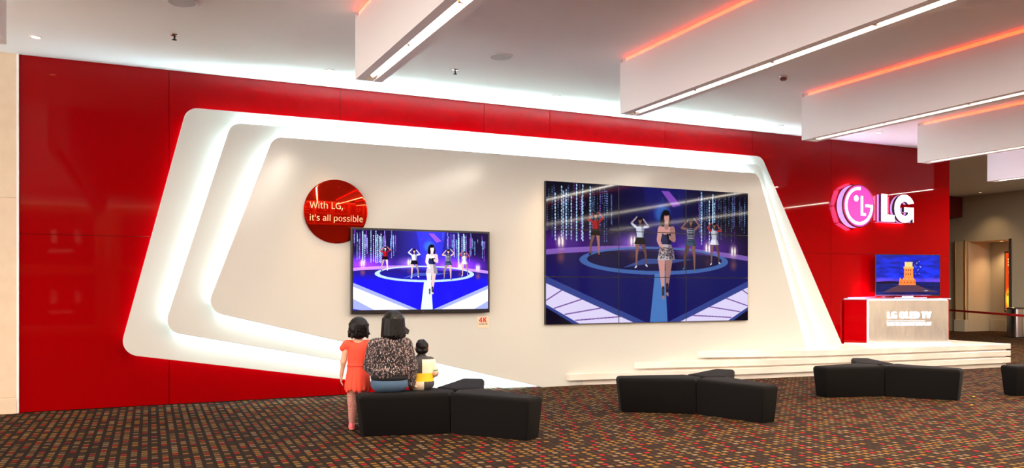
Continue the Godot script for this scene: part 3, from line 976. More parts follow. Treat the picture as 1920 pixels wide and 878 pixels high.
func build_platform_and_counter() -> void:
	var t := thing("stepped_platform", "low white stone platform of three stacked slabs under the counter", "platform")
	var right := 15.42
	var fronts := [
		[Vector2(6.02, 0.408), Vector2(6.05, 0.445), Vector2(9.0, 0.86), Vector2(12.5, 1.17), Vector2(right, 1.36)],
		[Vector2(7.29, 0.408), Vector2(7.31, 0.43), Vector2(9.8, 0.93), Vector2(12.5, 1.165), Vector2(right, 1.36)],
		[Vector2(8.57, 0.408), Vector2(8.59, 0.43), Vector2(10.6, 1.02), Vector2(12.5, 1.16), Vector2(right, 1.36)]]
	for i in 3:
		var y0 := 0.09 + 0.135 * i
		var f: Array = fronts[i].duplicate()
		var poly := f.duplicate()
		poly.append_array(panel_side(right, y0))
		obj("slab", raise(poly, y0, y0 + 0.1, 0.004), M.marble, t)
		var inner := []
		for p in f:
			inner.append(p + Vector2(0.3 if p == f[0] or p == f[1] else 0.0, -0.055))
		inner[0] = Vector2(inner[0].x, 0.409)
		inner[1] = Vector2(inner[1].x + 0.05, maxf(inner[1].y, 0.415))
		inner[4] = Vector2(right - 0.06, inner[4].y)
		inner.append_array(panel_side(right - 0.06, 0.0 if i == 0 else y0 - 0.035))
		obj("riser", raise(inner, 0.0 if i == 0 else y0 - 0.035, y0, 0.001), M.marble, t)
	# counter: plan corners
	var fl := Vector2(12.73, 0.32)
	var fr := Vector2(14.43, 0.756)
	var br := Vector2(14.5, 0.06)
	var bl := Vector2(12.40, 0.03)
	var base_y := 0.462
	var c := thing("display_counter", "brushed steel display counter with glowing glass top and lettering", "counter", Vector3(13.58, base_y, 0.538), -0.2526)
	var inv := c.transform.affine_inverse()
	var loc := func(v: Vector2, grow := 0.0) -> Vector2:
		var p: Vector3 = inv * Vector3(v.x, base_y, v.y)
		var q := Vector2(p.x, p.z)
		return q + (q - Vector2(0, -0.25)).normalized() * grow
	var plan := [loc.call(fl), loc.call(fr), loc.call(br), loc.call(bl)]
	obj("plinth", raise([loc.call(fl, 0.06), loc.call(fr, 0.06), loc.call(br, 0.0), loc.call(bl, 0.0)], 0.0, 0.025, 0.004), M.marble, c)
	obj("carcass", raise([plan[0] + Vector2(0.03, -0.03), plan[1] + Vector2(-0.03, -0.03), plan[2] + Vector2(-0.03, 0.02), plan[3] + Vector2(0.06, 0.03)], 0.025, 0.855, 0.002), M.dark, c)
	var w: float = plan[0].distance_to(plan[1])
	obj("steel_front", box(Vector3(w, 0.83, 0.014), Vector3.ZERO, 0.003), M.steel, c, Vector3(0, 0.44, 0.0))
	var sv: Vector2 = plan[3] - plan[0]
	var side := obj("reflection_red_panel", box(Vector3(sv.length(), 0.83, 0.012), Vector3.ZERO, 0.003), M.red, c, Vector3((plan[0].x + plan[3].x) / 2, 0.44, (plan[0].y + plan[3].y) / 2))  # red colour stands in for the red wall mirrored in this side
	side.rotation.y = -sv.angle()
	var edge := obj("edge_light", box(Vector3(0.03, 0.83, 0.02), Vector3.ZERO, 0.003), glow("edge light", Color(1, 0.93, 0.85), 1.6), c, Vector3(-w / 2 - 0.012, 0.44, 0.004))
	edge.set_meta("label", "bright vertical edge light")
	obj("right_panel", box(Vector3(0.014, 0.83, 0.6), Vector3.ZERO, 0.003), M.steel, c, Vector3(w / 2 - 0.01, 0.44, -0.31))
	var top_m := mat("top glass", Color(0.85, 0.95, 1.0, 0.35), 0.05)
	top_m.transparency = BaseMaterial3D.TRANSPARENCY_ALPHA
	obj("glass_top", raise([loc.call(fl, 0.03), loc.call(fr, 0.05), loc.call(br, 0.0), loc.call(bl, 0.0)], 0.872, 0.892, 0.003), top_m, c)
	obj("light_strip", box(Vector3(w - 0.06, 0.03, 0.05), Vector3.ZERO, 0.004), glow("counter strip light", Color(0.93, 0.93, 1.0), 5.0), c, Vector3(0, 0.872 - 0.016, -0.02))
	area_light(c, Vector3(0, 0.86, 0.03), Vector3(0, -0.35, 1), Vector3.RIGHT, Vector2(w - 0.1, 0.03), Color(0.95, 0.9, 1.0), 0.35)
	area_light(c, Vector3(-0.1, 0.9, -0.12), Vector3(-0.1, 0.8, -0.6), Vector3.RIGHT, Vector2(w - 0.2, 0.03), Color(1.0, 0.6, 1.0), 1.1)
	var letters := glow("lit lettering", Color(0.97, 0.99, 1.0), 1.1)
	var a := lettering("LG OLED TV", 0.125, 0.02, true)
	obj("lettering", a, letters, c, Vector3(-0.48, 0.56, 0.017))
	obj("underline", box(Vector3(0.82, 0.01, 0.012), Vector3.ZERO, 0.002), letters, c, Vector3(-0.07, 0.45, 0.013))
	obj("lettering", lettering("THE ULTIMATE DISPLAY", 0.062, 0.012, true), letters, c, Vector3(-0.48, 0.39, 0.013))
	# the set that stands on it
	var tv := thing("television", "slim television showing a lit tower at dusk, on the steel counter", "television", Vector3(13.58, base_y + 0.892, 0.538) + Vector3(0.19, 0, -0.16), -0.2526)
	obj("foot", box(Vector3(0.7, 0.012, 0.2), Vector3(0, 0.007, -0.02), 0.004), M.chrome, tv)
	obj("stem", box(Vector3(0.25, 0.06, 0.03), Vector3(0, 0.035, -0.03), 0.004), M.chrome, tv)
	obj("case", box(Vector3(1.44, 0.83, 0.03), Vector3(0, 0.46, -0.02), 0.004), M.black, tv)
	var sm := mat("tower picture", Color(0.01, 0.01, 0.012), 0.1, 0.0, 0.3)
	sm.emission_enabled = true
	sm.emission = Color.WHITE
	sm.emission_operator = BaseMaterial3D.EMISSION_OP_MULTIPLY
	sm.emission_texture = tower_picture()
	sm.emission_energy_multiplier = 0.85
	obj("screen", screen_quad(1.41, 0.79), sm, tv, Vector3(0, 0.465, -0.0035))
	area_light(tv, Vector3(0, 0.465, 0.002), Vector3.BACK, Vector3.RIGHT, Vector2(1.4, 0.78), Color(0.3, 0.35, 1.0), 0.05)

func screen_material(called: String, tex: Texture2D, energy: float) -> StandardMaterial3D:
	var m := mat(called, Color(0.008, 0.008, 0.01), 0.05, 0.0, 0.26)
	m.emission_enabled = true
	m.emission = Color.WHITE
	m.emission_operator = BaseMaterial3D.EMISSION_OP_MULTIPLY
	m.emission_texture = tex
	m.emission_energy_multiplier = energy
	return m

func build_screens_and_signs() -> void:
	# the single set
	var tv := thing("television", "wall-mounted television with a bright concert picture beside the round sign", "television", Vector3(3.605, 1.795, 0.405))
	obj("case", box(Vector3(2.1, 1.215, 0.05), Vector3(0, 0, 0.08), 0.006), M.black, tv)
	obj("bracket", box(Vector3(0.7, 0.5, 0.055), Vector3(0, 0, 0.0275), 0.003), M.black, tv)
	obj("screen", screen_quad(2.04, 1.13), screen_material("bright concert picture", stage_picture(true), 0.85), tv, Vector3(0, 0.014, 0.1062))
	obj("badge", lettering("LG", 0.018, 0.002, true), M.chrome, tv, Vector3(-0.015, -0.58, 0.106))
	area_light(tv, Vector3(0, 0.01, 0.11), Vector3.BACK, Vector3.RIGHT, Vector2(2.0, 1.1), Color(0.6, 0.6, 1.0), 0.35)
	# three by three video wall
	var vw := thing("video_wall", "large video wall of nine screens with a dark concert picture", "video wall", Vector3(7.627, 2.108, 0.405))
	var pw := 4.012 / 3
	var ph := 2.25 / 3
	var sm := screen_material("dark concert picture", stage_picture(false), 0.48)
	for r in 3:
		for c in 3:
			var p := obj("screen_unit", box(Vector3(pw - 0.003, ph - 0.003, 0.055), Vector3.ZERO, 0.001), M.black, vw, Vector3((c - 1) * pw, (1 - r) * ph, 0.0275))
			obj("screen", screen_quad(pw - 0.012, ph - 0.012, c / 3.0, r / 3.0, (c + 1) / 3.0, (r + 1) / 3.0), sm, p, Vector3(0, 0, 0.0285))
	area_light(vw, Vector3(0, 0, 0.065), Vector3.BACK, Vector3.RIGHT, Vector2(3.9, 2.2), Color(0.5, 0.45, 1.0), 0.25)
	# round sign: shallow mirror dome
	var ds := thing("round_sign", "round glossy red mirror sign with pale slogan lettering", "sign", Vector3(2.361, 2.62, 0.43))
	ds.rotation.x = 0.048
	var prof := []
	var sag := func(r: float) -> float: return 0.045 - 0.03 * (r * r) / (0.442 * 0.442)
	prof.append(Vector2(0.442, 0.0))
	prof.append(Vector2(0.442, 0.012))
	for k in 25:
		var r: float = 0.442 * (1 - k / 24.0)
		prof.append(Vector2(r, sag.call(r)))
	prof.reverse()
	var dome := lathe_smooth(prof, 72)
	var mirror := mat("red mirror", Color(0.85, 0.16, 0.07), 0.03, 0.9)
	var dm := obj("disc", dome, mirror, ds)
	dm.rotation.x = PI / 2
	var pale := mat("pale print", Color(0.98, 0.86, 0.68), 0.6)
	for l in [[["With", "LG,"], -0.365, 0.077, 0.455], [["it's", "all", "possible"], -0.36, -0.095, 0.735]]:
		var whole := lettering(" ".join(PackedStringArray(l[0])), 0.112, 0.004)
		var ab := whole.get_aabb()
		var fit: float = l[3] / ab.size.x
		var so_far := ""
		for word in l[0]:
			so_far += ("" if so_far == "" else " ") + word
			var tm := lettering(word, 0.112, 0.004)
			var wb := tm.get_aabb()
			var shift: float = lettering(so_far, 0.112, 0.004).get_aabb().end.x - wb.end.x - ab.position.x
			var arr := tm.get_mesh_arrays()
			var vs: PackedVector3Array = arr[Mesh.ARRAY_VERTEX]
			for i in vs.size():
				var v := Vector3((vs[i].x + shift) * fit, vs[i].y * fit, vs[i].z) + Vector3(l[1], l[2], 0)
				vs[i] = v + Vector3(0, 0, sag.call(Vector2(v.x, v.y).length()) + 0.001)
			arr[Mesh.ARRAY_VERTEX] = vs
			var am := ArrayMesh.new()
			am.add_surface_from_arrays(Mesh.PRIMITIVE_TRIANGLES, arr)
			obj("lettering", am, pale, ds)
	# small plate under the set
	var sp := thing("name_plate", "small clear plate with red 4K lettering under the television", "sign", Vector3(4.585, 1.04, 0.405))
	obj("plate", box(Vector3(0.19, 0.17, 0.008), Vector3(0, 0, 0.004), 0.001), mat("clear plate", Color(0.93, 0.85, 0.74), 0.12), sp)
	var rp := mat("red print", Color(0.8, 0.1, 0.06), 0.5)
	obj("numeral", lettering("4", 0.075, 0.003, true), rp, sp, Vector3(-0.068, 0.032, 0.009))
	obj("letter", lettering("K", 0.075, 0.003, true), rp, sp, Vector3(-0.006, 0.032, 0.009))
	obj("lettering", lettering("ULTRA HD", 0.022, 0.002, true), mat("grey print", Color(0.3, 0.25, 0.22), 0.5), sp, Vector3(-0.072, -0.03, 0.009))
	build_emblem()

func lathe_smooth(prof: Array, seg: int) -> ArrayMesh:
	var st := start()
	var ns := []
	for k in prof.size():
		var a: Vector2 = prof[maxi(k - 1, 0)]
		var b: Vector2 = prof[mini(k + 1, prof.size() - 1)]
		var t := (b - a).normalized()
		var n := Vector2(-t.y, t.x)
		if n.y < 0: n = -n
		ns.append(n if k < prof.size() - 2 else Vector2(1, 0))
	ns[0] = Vector2(0, 1)
	for k in prof.size() - 1:
		for s in seg:
			var da := Vector3(cos(TAU * s / seg), 0, sin(TAU * s / seg))
			var db := Vector3(cos(TAU * (s + 1) / seg), 0, sin(TAU * (s + 1) / seg))
			var p: Vector2 = prof[k]
			var q: Vector2 = prof[k + 1]
			var np: Vector2 = ns[k]
			var nq: Vector2 = ns[k + 1]
			var v := [da * p.x + Vector3.UP * p.y, db * p.x + Vector3.UP * p.y, db * q.x + Vector3.UP * q.y, da * q.x + Vector3.UP * q.y]
			var n := [da * np.x + Vector3.UP * np.y, db * np.x + Vector3.UP * np.y, db * nq.x + Vector3.UP * nq.y, da * nq.x + Vector3.UP * nq.y]
			if p.x > 1e-6: tri(st, [v[0], v[1], v[2]], [n[0], n[1], n[2]])
			tri(st, [v[0], v[2], v[3]], [n[0], n[2], n[3]])
	return st.commit()

func arc_band(r0: float, r1: float, a0: float, a1: float, steps: int) -> PackedVector2Array:
	var out := PackedVector2Array()
	for k in steps + 1:
		out.append(Vector2.from_angle(lerpf(a0, a1, float(k) / steps)) * r1)
	for k in steps + 1:
		out.append(Vector2.from_angle(lerpf(a1, a0, float(k) / steps)) * r0)
	return out

func build_emblem() -> void:
	var white := glow("lit white acrylic", Color(1.0, 0.96, 1.0), 1.6)
	var back := glow("lit return", Color(0.86, 0.66, 0.98), 0.42, Color(0.4, 0.3, 0.5))
	var r := 0.42
	var e := thing("emblem_sign", "round glowing pink emblem sign on the red glass wall", "sign", Vector3(12.64, 3.165, 0.0))
	var rb := obj("light_return", lathe([Vector2(0, 0.02), Vector2(r, 0.02), Vector2(r, 0.15), Vector2(0, 0.15)], 64), back, e)
	rb.rotation.x = PI / 2
	var rim := obj("rim", lathe([Vector2(0, 0.151), Vector2(r + 0.006, 0.151), Vector2(r + 0.006, 0.18), Vector2(r - 0.014, 0.184), Vector2(r - 0.014, 0.172), Vector2(0, 0.172)], 64), mat("rim metal", Color(0.55, 0.3, 0.3), 0.3, 1.0), e)
	rim.rotation.x = PI / 2
	var fc := obj("face", lathe([Vector2(0, 0.1735), Vector2(r - 0.016, 0.1735), Vector2(r - 0.016, 0.178), Vector2(0, 0.178)], 64), glow("lit pink acrylic", Color(0.98, 0.2, 0.72), 0.55, Color(0.7, 0.05, 0.2)), e)
	fc.rotation.x = PI / 2
	obj("outline", extrude(arc_band(0.315, 0.372, 1.45, TAU + 0.06, 48), 0.178, 0.184), white, e)
	obj("outline_bar", extrude(PackedVector2Array([Vector2(0.17, -0.012), Vector2(0.371, -0.022), Vector2(0.371, 0.03), Vector2(0.17, 0.04)]), 0.178, 0.185), white, e)
	obj("nose", extrude(PackedVector2Array([Vector2(0.05, 0.2), Vector2(0.105, 0.2), Vector2(0.105, -0.135), Vector2(0.18, -0.135), Vector2(0.18, -0.188), Vector2(0.05, -0.188)]), 0.178, 0.184), white, e)
	var dot := obj("eye", lathe([Vector2(0, 0.178), Vector2(0.058, 0.178), Vector2(0.058, 0.184), Vector2(0, 0.184)], 32), white, e, Vector3(-0.075, 0.145, 0))
	dot.rotation.x = PI / 2
	for k in 8:
		var d := Vector2.from_angle(TAU * (k + 0.5) / 8)
		area_light(e, Vector3(d.x * (r + 0.012), d.y * (r + 0.012), 0.07), Vector3(d.x, d.y, -0.25), Vector3(-d.y, d.x, 0), Vector2(0.33, 0.1), Color(1.0, 0.6, 1.0), 0.045)
	area_light(e, Vector3(0, 0, 0.19), Vector3.BACK, Vector3.RIGHT, Vector2(0.6, 0.6), Color(1.0, 0.5, 0.8), 0.12)
	# the two letters, each a box letter of its own
	var i := 0
	for ch in [["L", 13.32, "glowing white capital L box letter on the red wall"], ["G", 13.70, "glowing white capital G box letter on the red wall"]]:
		var t := thing("box_letter", ch[2], "letter", Vector3(ch[1], 3.17, 0.0))
		var shape := PackedVector2Array()
		if i == 0:
			shape = PackedVector2Array([Vector2(0, -0.275), Vector2(0.36, -0.275), Vector2(0.36, -0.14), Vector2(0.15, -0.14), Vector2(0.15, 0.27), Vector2(0, 0.27)])
		else:
			# G: thick open ring with a bar
			var c := Vector2(0.275, 0.0)
			var outer := []
			for k in 41:
				var an := lerpf(0.42, TAU - 0.62, k / 40.0)
				outer.append(c + Vector2(cos(an) * 0.285, sin(an) * 0.285))
			shape = PackedVector2Array(outer)
			shape.append(Vector2(0.53, -0.275))
			shape.append(Vector2(0.53, 0.03))
			shape.append(Vector2(0.27, 0.03))
			shape.append(Vector2(0.27, -0.065))
			shape.append(Vector2(0.39, -0.065))
			for k in 31:
				var an := lerpf(TAU - 0.78, 0.7, k / 30.0)
				shape.append(c + Vector2(cos(an) * 0.15, sin(an) * 0.15))
		obj("back_glow", extrude(shape, 0.01, 0.055), back, t)
		obj("return_band", extrude(shape, 0.056, 0.115), mat("grey return", Color(0.25, 0.25, 0.3), 0.4, 0.6), t)
		obj("lit_face", extrude(shape, 0.116, 0.13), white, t)
		area_light(t, Vector3(0.2, 0, 0.14), Vector3.BACK, Vector3.RIGHT, Vector2(0.35, 0.5), Color(1, 0.9, 1), 0.12)
		area_light(t, Vector3(-0.012, 0, 0.04), Vector3(-1, 0, -0.2), Vector3.UP, Vector2(0.5, 0.04), Color(1.0, 0.7, 1.0), 0.05)
		area_light(t, Vector3(0.2, -0.285, 0.04), Vector3(0, -1, -0.2), Vector3.RIGHT, Vector2(0.4, 0.04), Color(1.0, 0.7, 1.0), 0.05)
		i += 1

func downlight(at: Vector3, label: String, group: String, angle: float, energy: float) -> void:
	var t := thing("downlight", label, "downlight", at, 0.0, group)
	obj("ring", lathe([Vector2(0.045, -0.001), Vector2(0.062, -0.001), Vector2(0.066, -0.008), Vector2(0.058, -0.012), Vector2(0.045, -0.006)], 24), M.beam, t)
	obj("lamp", lathe([Vector2(0.0, -0.002), Vector2(0.046, -0.002), Vector2(0.046, -0.005), Vector2(0, -0.007)], 20), M.bulb, t)
	spot_light(t, Vector3(0, -0.03, 0), angle, WARM, energy)

func build_ceiling_fittings() -> void:
	var y := CEIL
	var near := ["above the cream and red wall corner", "above the round red sign", "beside the ceiling speaker over the video wall's edge", "above the video wall's slanted end", "above the glowing wall emblem"]
	var xs := [-1.2, 2.19, 5.59, 9.04, 12.38]
	for i in 5:
		downlight(Vector3(xs[i], y, 0.88), "small recessed ceiling downlight " + near[i], "downlights along the red wall", 22, DOWN_ENERGY * 0.6)
	for x in [3.9, 7.3, 10.8, 14.2]:
		downlight(Vector3(x, y, 6.6), "recessed downlight in the ceiling between two beams over the open carpet", "downlights over the open carpet", 58, DOWN_ENERGY * 0.9)
	var sp := [[Vector3(0.303, y, 2.805), "round ceiling speaker between the cream wall's beam and the sprinkler"], [Vector3(4.015, y, 2.4), "round ceiling speaker between the first two hanging beams"], [Vector3(5.57, y, 0.56), "flat round ceiling speaker above the gap between television and video wall"], [Vector3(7.94, y, 0.52), "flat round ceiling speaker above the middle of the video wall"], [Vector3(10.22, y, 0.5), "flat round ceiling speaker above the white panel's slanted end"]]
	var gm := mat("speaker mesh", Color(0.8, 0.79, 0.78), 0.7)
	for s in sp:
		var t := thing("ceiling_speaker", s[1], "speaker", s[0], 0.0, "ceiling speakers")
		obj("rim", lathe([Vector2(0.135, -0.001), Vector2(0.15, -0.001), Vector2(0.152, -0.01), Vector2(0.142, -0.014), Vector2(0.132, -0.008)], 36), M.beam, t)
		obj("grille", lathe([Vector2(0.0, -0.002), Vector2(0.134, -0.002), Vector2(0.134, -0.007), Vector2(0, -0.011)], 36), gm, t)
	var spr := [[Vector3(0.26, y, 1.63), "chrome ceiling sprinkler above the dark red wall"], [Vector3(3.70, y, 1.59), "chrome ceiling sprinkler above the television"]]
	for s in spr:
		var t := thing("sprinkler", s[1], "sprinkler", s[0], 0.0, "ceiling sprinklers")
		obj("escutcheon", lathe([Vector2(0, -0.001), Vector2(0.045, -0.001), Vector2(0.04, -0.01), Vector2(0.015, -0.014), Vector2(0, -0.014)], 20), M.chrome, t)
		obj("stem", lathe([Vector2(0, -0.012), Vector2(0.011, -0.012), Vector2(0.009, -0.055), Vector2(0, -0.055)], 10), M.dark, t)
		obj("deflector", lathe([Vector2(0, -0.055), Vector2(0.026, -0.056), Vector2(0.026, -0.06), Vector2(0, -0.061)], 16), M.dark, t)
	var d := thing("smoke_detector", "small white smoke detector on the ceiling between two beams", "smoke detector", Vector3(7.907, y, 3.153))
	obj("base", lathe([Vector2(0, -0.001), Vector2(0.055, -0.001), Vector2(0.055, -0.02), Vector2(0, -0.02)], 24), M.beam, d)
	obj("sensor", lathe([Vector2(0, -0.021), Vector2(0.042, -0.021), Vector2(0.045, -0.045), Vector2(0.03, -0.06), Vector2(0, -0.06)], 24), mat("detector vent", Color(0.5, 0.36, 0.32), 0.6), d)

# ---------------------------------------------------------------- seats
func bench_arm() -> ArrayMesh:
	var cr := 0.32
	var ln := 1.09
	var tw := 0.14
	var g := 0.006
	var v := Vector2.from_angle(PI / 3) * cr
	var poly := [Vector2(g * 2, 0), v + Vector2(g, -g), Vector2(ln, tw), Vector2(ln, -tw), Vector2(v.x + g, -v.y + g)]
	var ring := rounded(poly, [0.0, 0.02, 0.05, 0.05, 0.02], 6)
	var out := Array(ring)
	var levels := [[0.0, 0.05], [0.012, 0.042], [0.385, 0.0], [0.405, 0.003], [0.42, 0.012], [0.43, 0.028], [0.434, 0.05], [0.436, 0.09]]
	var loops := []
	for l in levels:
		var s := []
		var moved := inset(out, l[1])
		for q in out.size():
			# the foot narrows at the free end only, so that the three modules meet flush
			var p: Vector2 = moved[q] if l[0] > 0.4 else out[q].lerp(moved[q], clampf((out[q].x - 0.25) / 0.6, 0.0, 1.0))
			s.append(Vector3(p.x, l[0], p.y))
		loops.append(s)
	var st := start()
	st.set_smooth_group(0)
	var n := out.size()
	for k in loops.size() - 1:
		for i in n:
			var j := (i + 1) % n
			var a: Vector3 = loops[k][i]
			var b: Vector3 = loops[k][j]
			var c: Vector3 = loops[k + 1][j]
			var d: Vector3 = loops[k + 1][i]
			var e := (b - a).cross(d - a).normalized()
			var mid: Vector3 = (a + b) / 2 - Vector3(0.45, a.y, 0)
			if k < 2 and e.dot(Vector3(mid.x, 0, mid.z)) < 0: e = -e
			if k >= 2 and e.y < 0: e = -e
			flat(st, a, b, c, d, e)
	var top: Array = loops[-1]
	for i in n:
		var j := (i + 1) % n
		tri(st, [Vector3(0.5, 0.438, 0), top[i], top[j]], [Vector3.UP, Vector3.UP, Vector3.UP])
	return st.commit()

func build_benches() -> void:
	var arm := smooth(bench_arm())
	var data := [[Vector3(3.083, 0, 3.267), 61.9, "black three-armed padded bench with three people at it"], [Vector3(6.378, 0, 3.369), 83.7, "empty black three-armed padded bench in front of the big video wall"], [Vector3(9.775, 0, 3.109), 64.7, "empty black three-armed padded bench in front of the stepped platform"], [Vector3(12.37, 0, 4.22), 70.0, "empty black three-armed padded bench beyond the platform, partly out of view"]]
	for b in data:
		var t := thing("padded_bench", b[2], "bench", b[0], 0.0, "star-shaped black benches")
		for k in 3:
			var o := obj("seat_module", arm, M.cloth, t)
			o.rotation.y = -deg_to_rad(b[1] + 120 * k)

func smooth(m: ArrayMesh, angle := 0.6) -> ArrayMesh:
	# soft normals where faces meet at less than the angle
	var a := m.surface_get_arrays(0)
	var vs: PackedVector3Array = a[Mesh.ARRAY_VERTEX]
	var ns: PackedVector3Array = a[Mesh.ARRAY_NORMAL]
	var at := {}
	for i in vs.size():
		var key := Vector3i((vs[i] * 20000).round())
		if not at.has(key): at[key] = []
		at[key].append(i)
	var out := ns.duplicate()
	for i in vs.size():
		var s := Vector3.ZERO
		for j in at[Vector3i((vs[i] * 20000).round())]:
			if ns[i].dot(ns[j]) > cos(angle): s += ns[j]
		out[i] = s.normalized()
	a[Mesh.ARRAY_NORMAL] = out
	var r := ArrayMesh.new()
	r.add_surface_from_arrays(Mesh.PRIMITIVE_TRIANGLES, a)
	return r

# ---------------------------------------------------------------- people
func build_people() -> void:
	build_girl()
	build_woman()
	build_boy()

func V(x: float, y: float, z: float) -> Vector3:
	return Vector3(x, y, z)

func build_girl() -> void:
	var t := thing("person", "child in a coral sleeveless dress and flowered leggings standing beside the bench", "person", Vector3(2.085, 0, 2.86), -0.23)
	var body := [
		cap(V(0, 0.62, 0), V(0, 0.86, 0.0), 0.085, 0.09, V(1.1, 1, 0.75)), cap(V(-0.07, 0.93, 0), V(0.07, 0.93, 0), 0.05), cap(V(0, 0.9, 0), V(0.005, 1.03, 0), 0.05, 0.036),
		cap(V(-0.125, 0.935, 0.0), V(-0.155, 0.74, 0.01), 0.034, 0.028), cap(V(-0.155, 0.74, 0.01), V(-0.178, 0.585, -0.01), 0.027, 0.02),
		cap(V(0.125, 0.935, 0.0), V(0.135, 0.75, 0.01), 0.034, 0.028), cap(V(0.135, 0.75, 0.01), V(0.13, 0.62, -0.09), 0.027, 0.02)]
	for s in [-1, 1]:
		body += [cap(V(s * 0.055, 0.58, 0), V(s * 0.06, 0.31, -0.005), 0.066, 0.045), cap(V(s * 0.06, 0.31, -0.005), V(s * 0.062, 0.07, 0.02), 0.044, 0.028), cap(V(s * 0.062, 0.05, 0.025), V(s * 0.068, 0.03, -0.09), 0.026, 0.022)]
	var b := joined([flesh(body, 0.011, 0.03, skin_tint), flesh(hand(V(-0.178, 0.585, -0.01), V(-0.05, -1, -0.12), V(-1, 0, 0), 1, 0.115, 0.3), 0.0034, 0.006, skin_tint), flesh(hand(V(0.13, 0.62, -0.09), V(0, -0.4, -1), V(1, 0.2, 0), -1, 0.115, 0.3), 0.0034, 0.006, skin_tint), head(V(0.01, 1.115, -0.02), 0.195, V(0, 0.99, 0))])
	obj("body", b, M.skin, t)
	# dress: bodice, sash, skirt
	var coral := mat("coral cotton", Color(0.95, 0.3, 0.2), 0.85)
	coral.rim_enabled = true
	coral.rim = 0.15
	coral.backlight_enabled = true
	coral.backlight = Color(0.12, 0.03, 0.02)
	var dress := [cap(V(0, 0.72, 0), V(0, 0.87, 0), 0.098, 0.103, V(1.12, 1, 0.8)), cap(V(-0.1, 0.925, 0), V(0.1, 0.925, 0), 0.056, 0.056, V(1, 1, 0.95)),
		cap(V(-0.125, 0.935, 0), V(-0.155, 0.895, 0.0), 0.044, 0.04), cap(V(0.125, 0.935, 0), V(0.15, 0.9, 0), 0.044, 0.04),
		cap(V(0, 0.69, 0), V(-0.005, 0.48, 0.005), 0.1, 0.122, V(1.08, 0.45, 0.85)), cap(V(0.03, 0.6, 0.01), V(0.035, 0.45, 0.02), 0.085, 0.085, V(1, 0.4, 0.95))]
	for k in 14:
		var an := TAU * k / 14.0
		var d := V(cos(an) * 0.125, 0, sin(an) * 0.1)
		dress.append(cap(V(0, 0.66, 0) + d * 0.75, V(-0.005, 0.44 - 0.012 * sin(k * 2.3), 0.005) + d * (0.98 + 0.05 * sin(k * 1.7)), 0.012, 0.02))
	obj("dress", flesh(dress, 0.007, 0.02), coral, t)
	obj("sash", flesh([cap(V(-0.02, 0.7, 0), V(0.02, 0.7, 0), 0.118, 0.118, V(0.9, 0.13, 0.76))], 0.005, 0.01), mat("coral sash", Color(0.9, 0.24, 0.16), 0.8), t)
	obj("back_seam", flesh([cap(V(0.0, 0.72, 0.088), V(0.0, 0.95, 0.056), 0.005, 0.005)], 0.003, 0.004), coral, t)
	var fm := mat("flowered cotton", Color(1, 1, 1), 0.85)
	fm.albedo_texture = flower_picture()
	fm.uv1_triplanar = true
	fm.uv1_scale = Vector3(7, 7, 7)
	var leg := []
	for s in [-1, 1]:
		leg += [cap(V(s * 0.055, 0.56, 0), V(s * 0.06, 0.31, -0.003), 0.07, 0.05), cap(V(s * 0.06, 0.31, -0.003), V(s * 0.062, 0.095, 0.02), 0.05, 0.036)]
	obj("leggings", flesh(leg, 0.008, 0.015), fm, t)
	var sm := mat("pink shoe", Color(0.92, 0.45, 0.45), 0.6)
	for s in [-1, 1]:
		obj("shoe", flesh([cap(V(s * 0.062, 0.037, 0.035), V(s * 0.07, 0.03, -0.11), 0.032, 0.03, V(1, 1, 1)), cap(V(s * 0.062, 0.06, 0.03), V(s * 0.062, 0.05, 0.0), 0.03, 0.03), cap(V(s * 0.062, 0.01, 0.04), V(s * 0.07, 0.01, -0.12), 0.032, 0.034, V(1, 0.28, 1))], 0.005, 0.012), sm, t)
	# hair: bob with curls
	var c := V(0.01, 1.13, 0.0)
	var hr := [ball(c + V(0, 0.012, 0.008), 0.1, V(1.04, 0.98, 1.0)), cap(c + V(0, -0.02, 0.035), c + V(0, -0.07, 0.04), 0.078, 0.07, V(1.2, 1, 0.75))]
	var r := RandomNumberGenerator.new()
	r.seed = 31
	for k in 60:
		var an := lerpf(-0.55, PI + 0.55, r.randf())
		var rad := r.randf_range(0.085, 0.102)
		var yy := r.randf_range(-0.1, 0.03)
		var p := c + V(cos(an) * rad, yy, sin(an) * rad * 0.9)
		var q := p + V(cos(an) * r.randf_range(0.0, 0.02), -r.randf_range(0.015, 0.04), sin(an) * r.randf_range(-0.01, 0.015))
		hr.append(cap(p, q, r.randf_range(0.011, 0.018), 0.006))
	for k in 6:
		hr.append(cap(c + V(0.09, -0.06 - 0.006 * k, 0.02 - 0.012 * k), c + V(0.125 - 0.003 * k, -0.085 + 0.004 * k, 0.03 - 0.012 * k), 0.012, 0.004))
		hr.append(cap(c + V(-0.09, -0.06 - 0.006 * k, 0.02 - 0.012 * k), c + V(-0.115 + 0.003 * k, -0.085, 0.03 - 0.012 * k), 0.012, 0.004))
	obj("hair", flesh(hr, 0.0052, 0.014), M.hair, t)

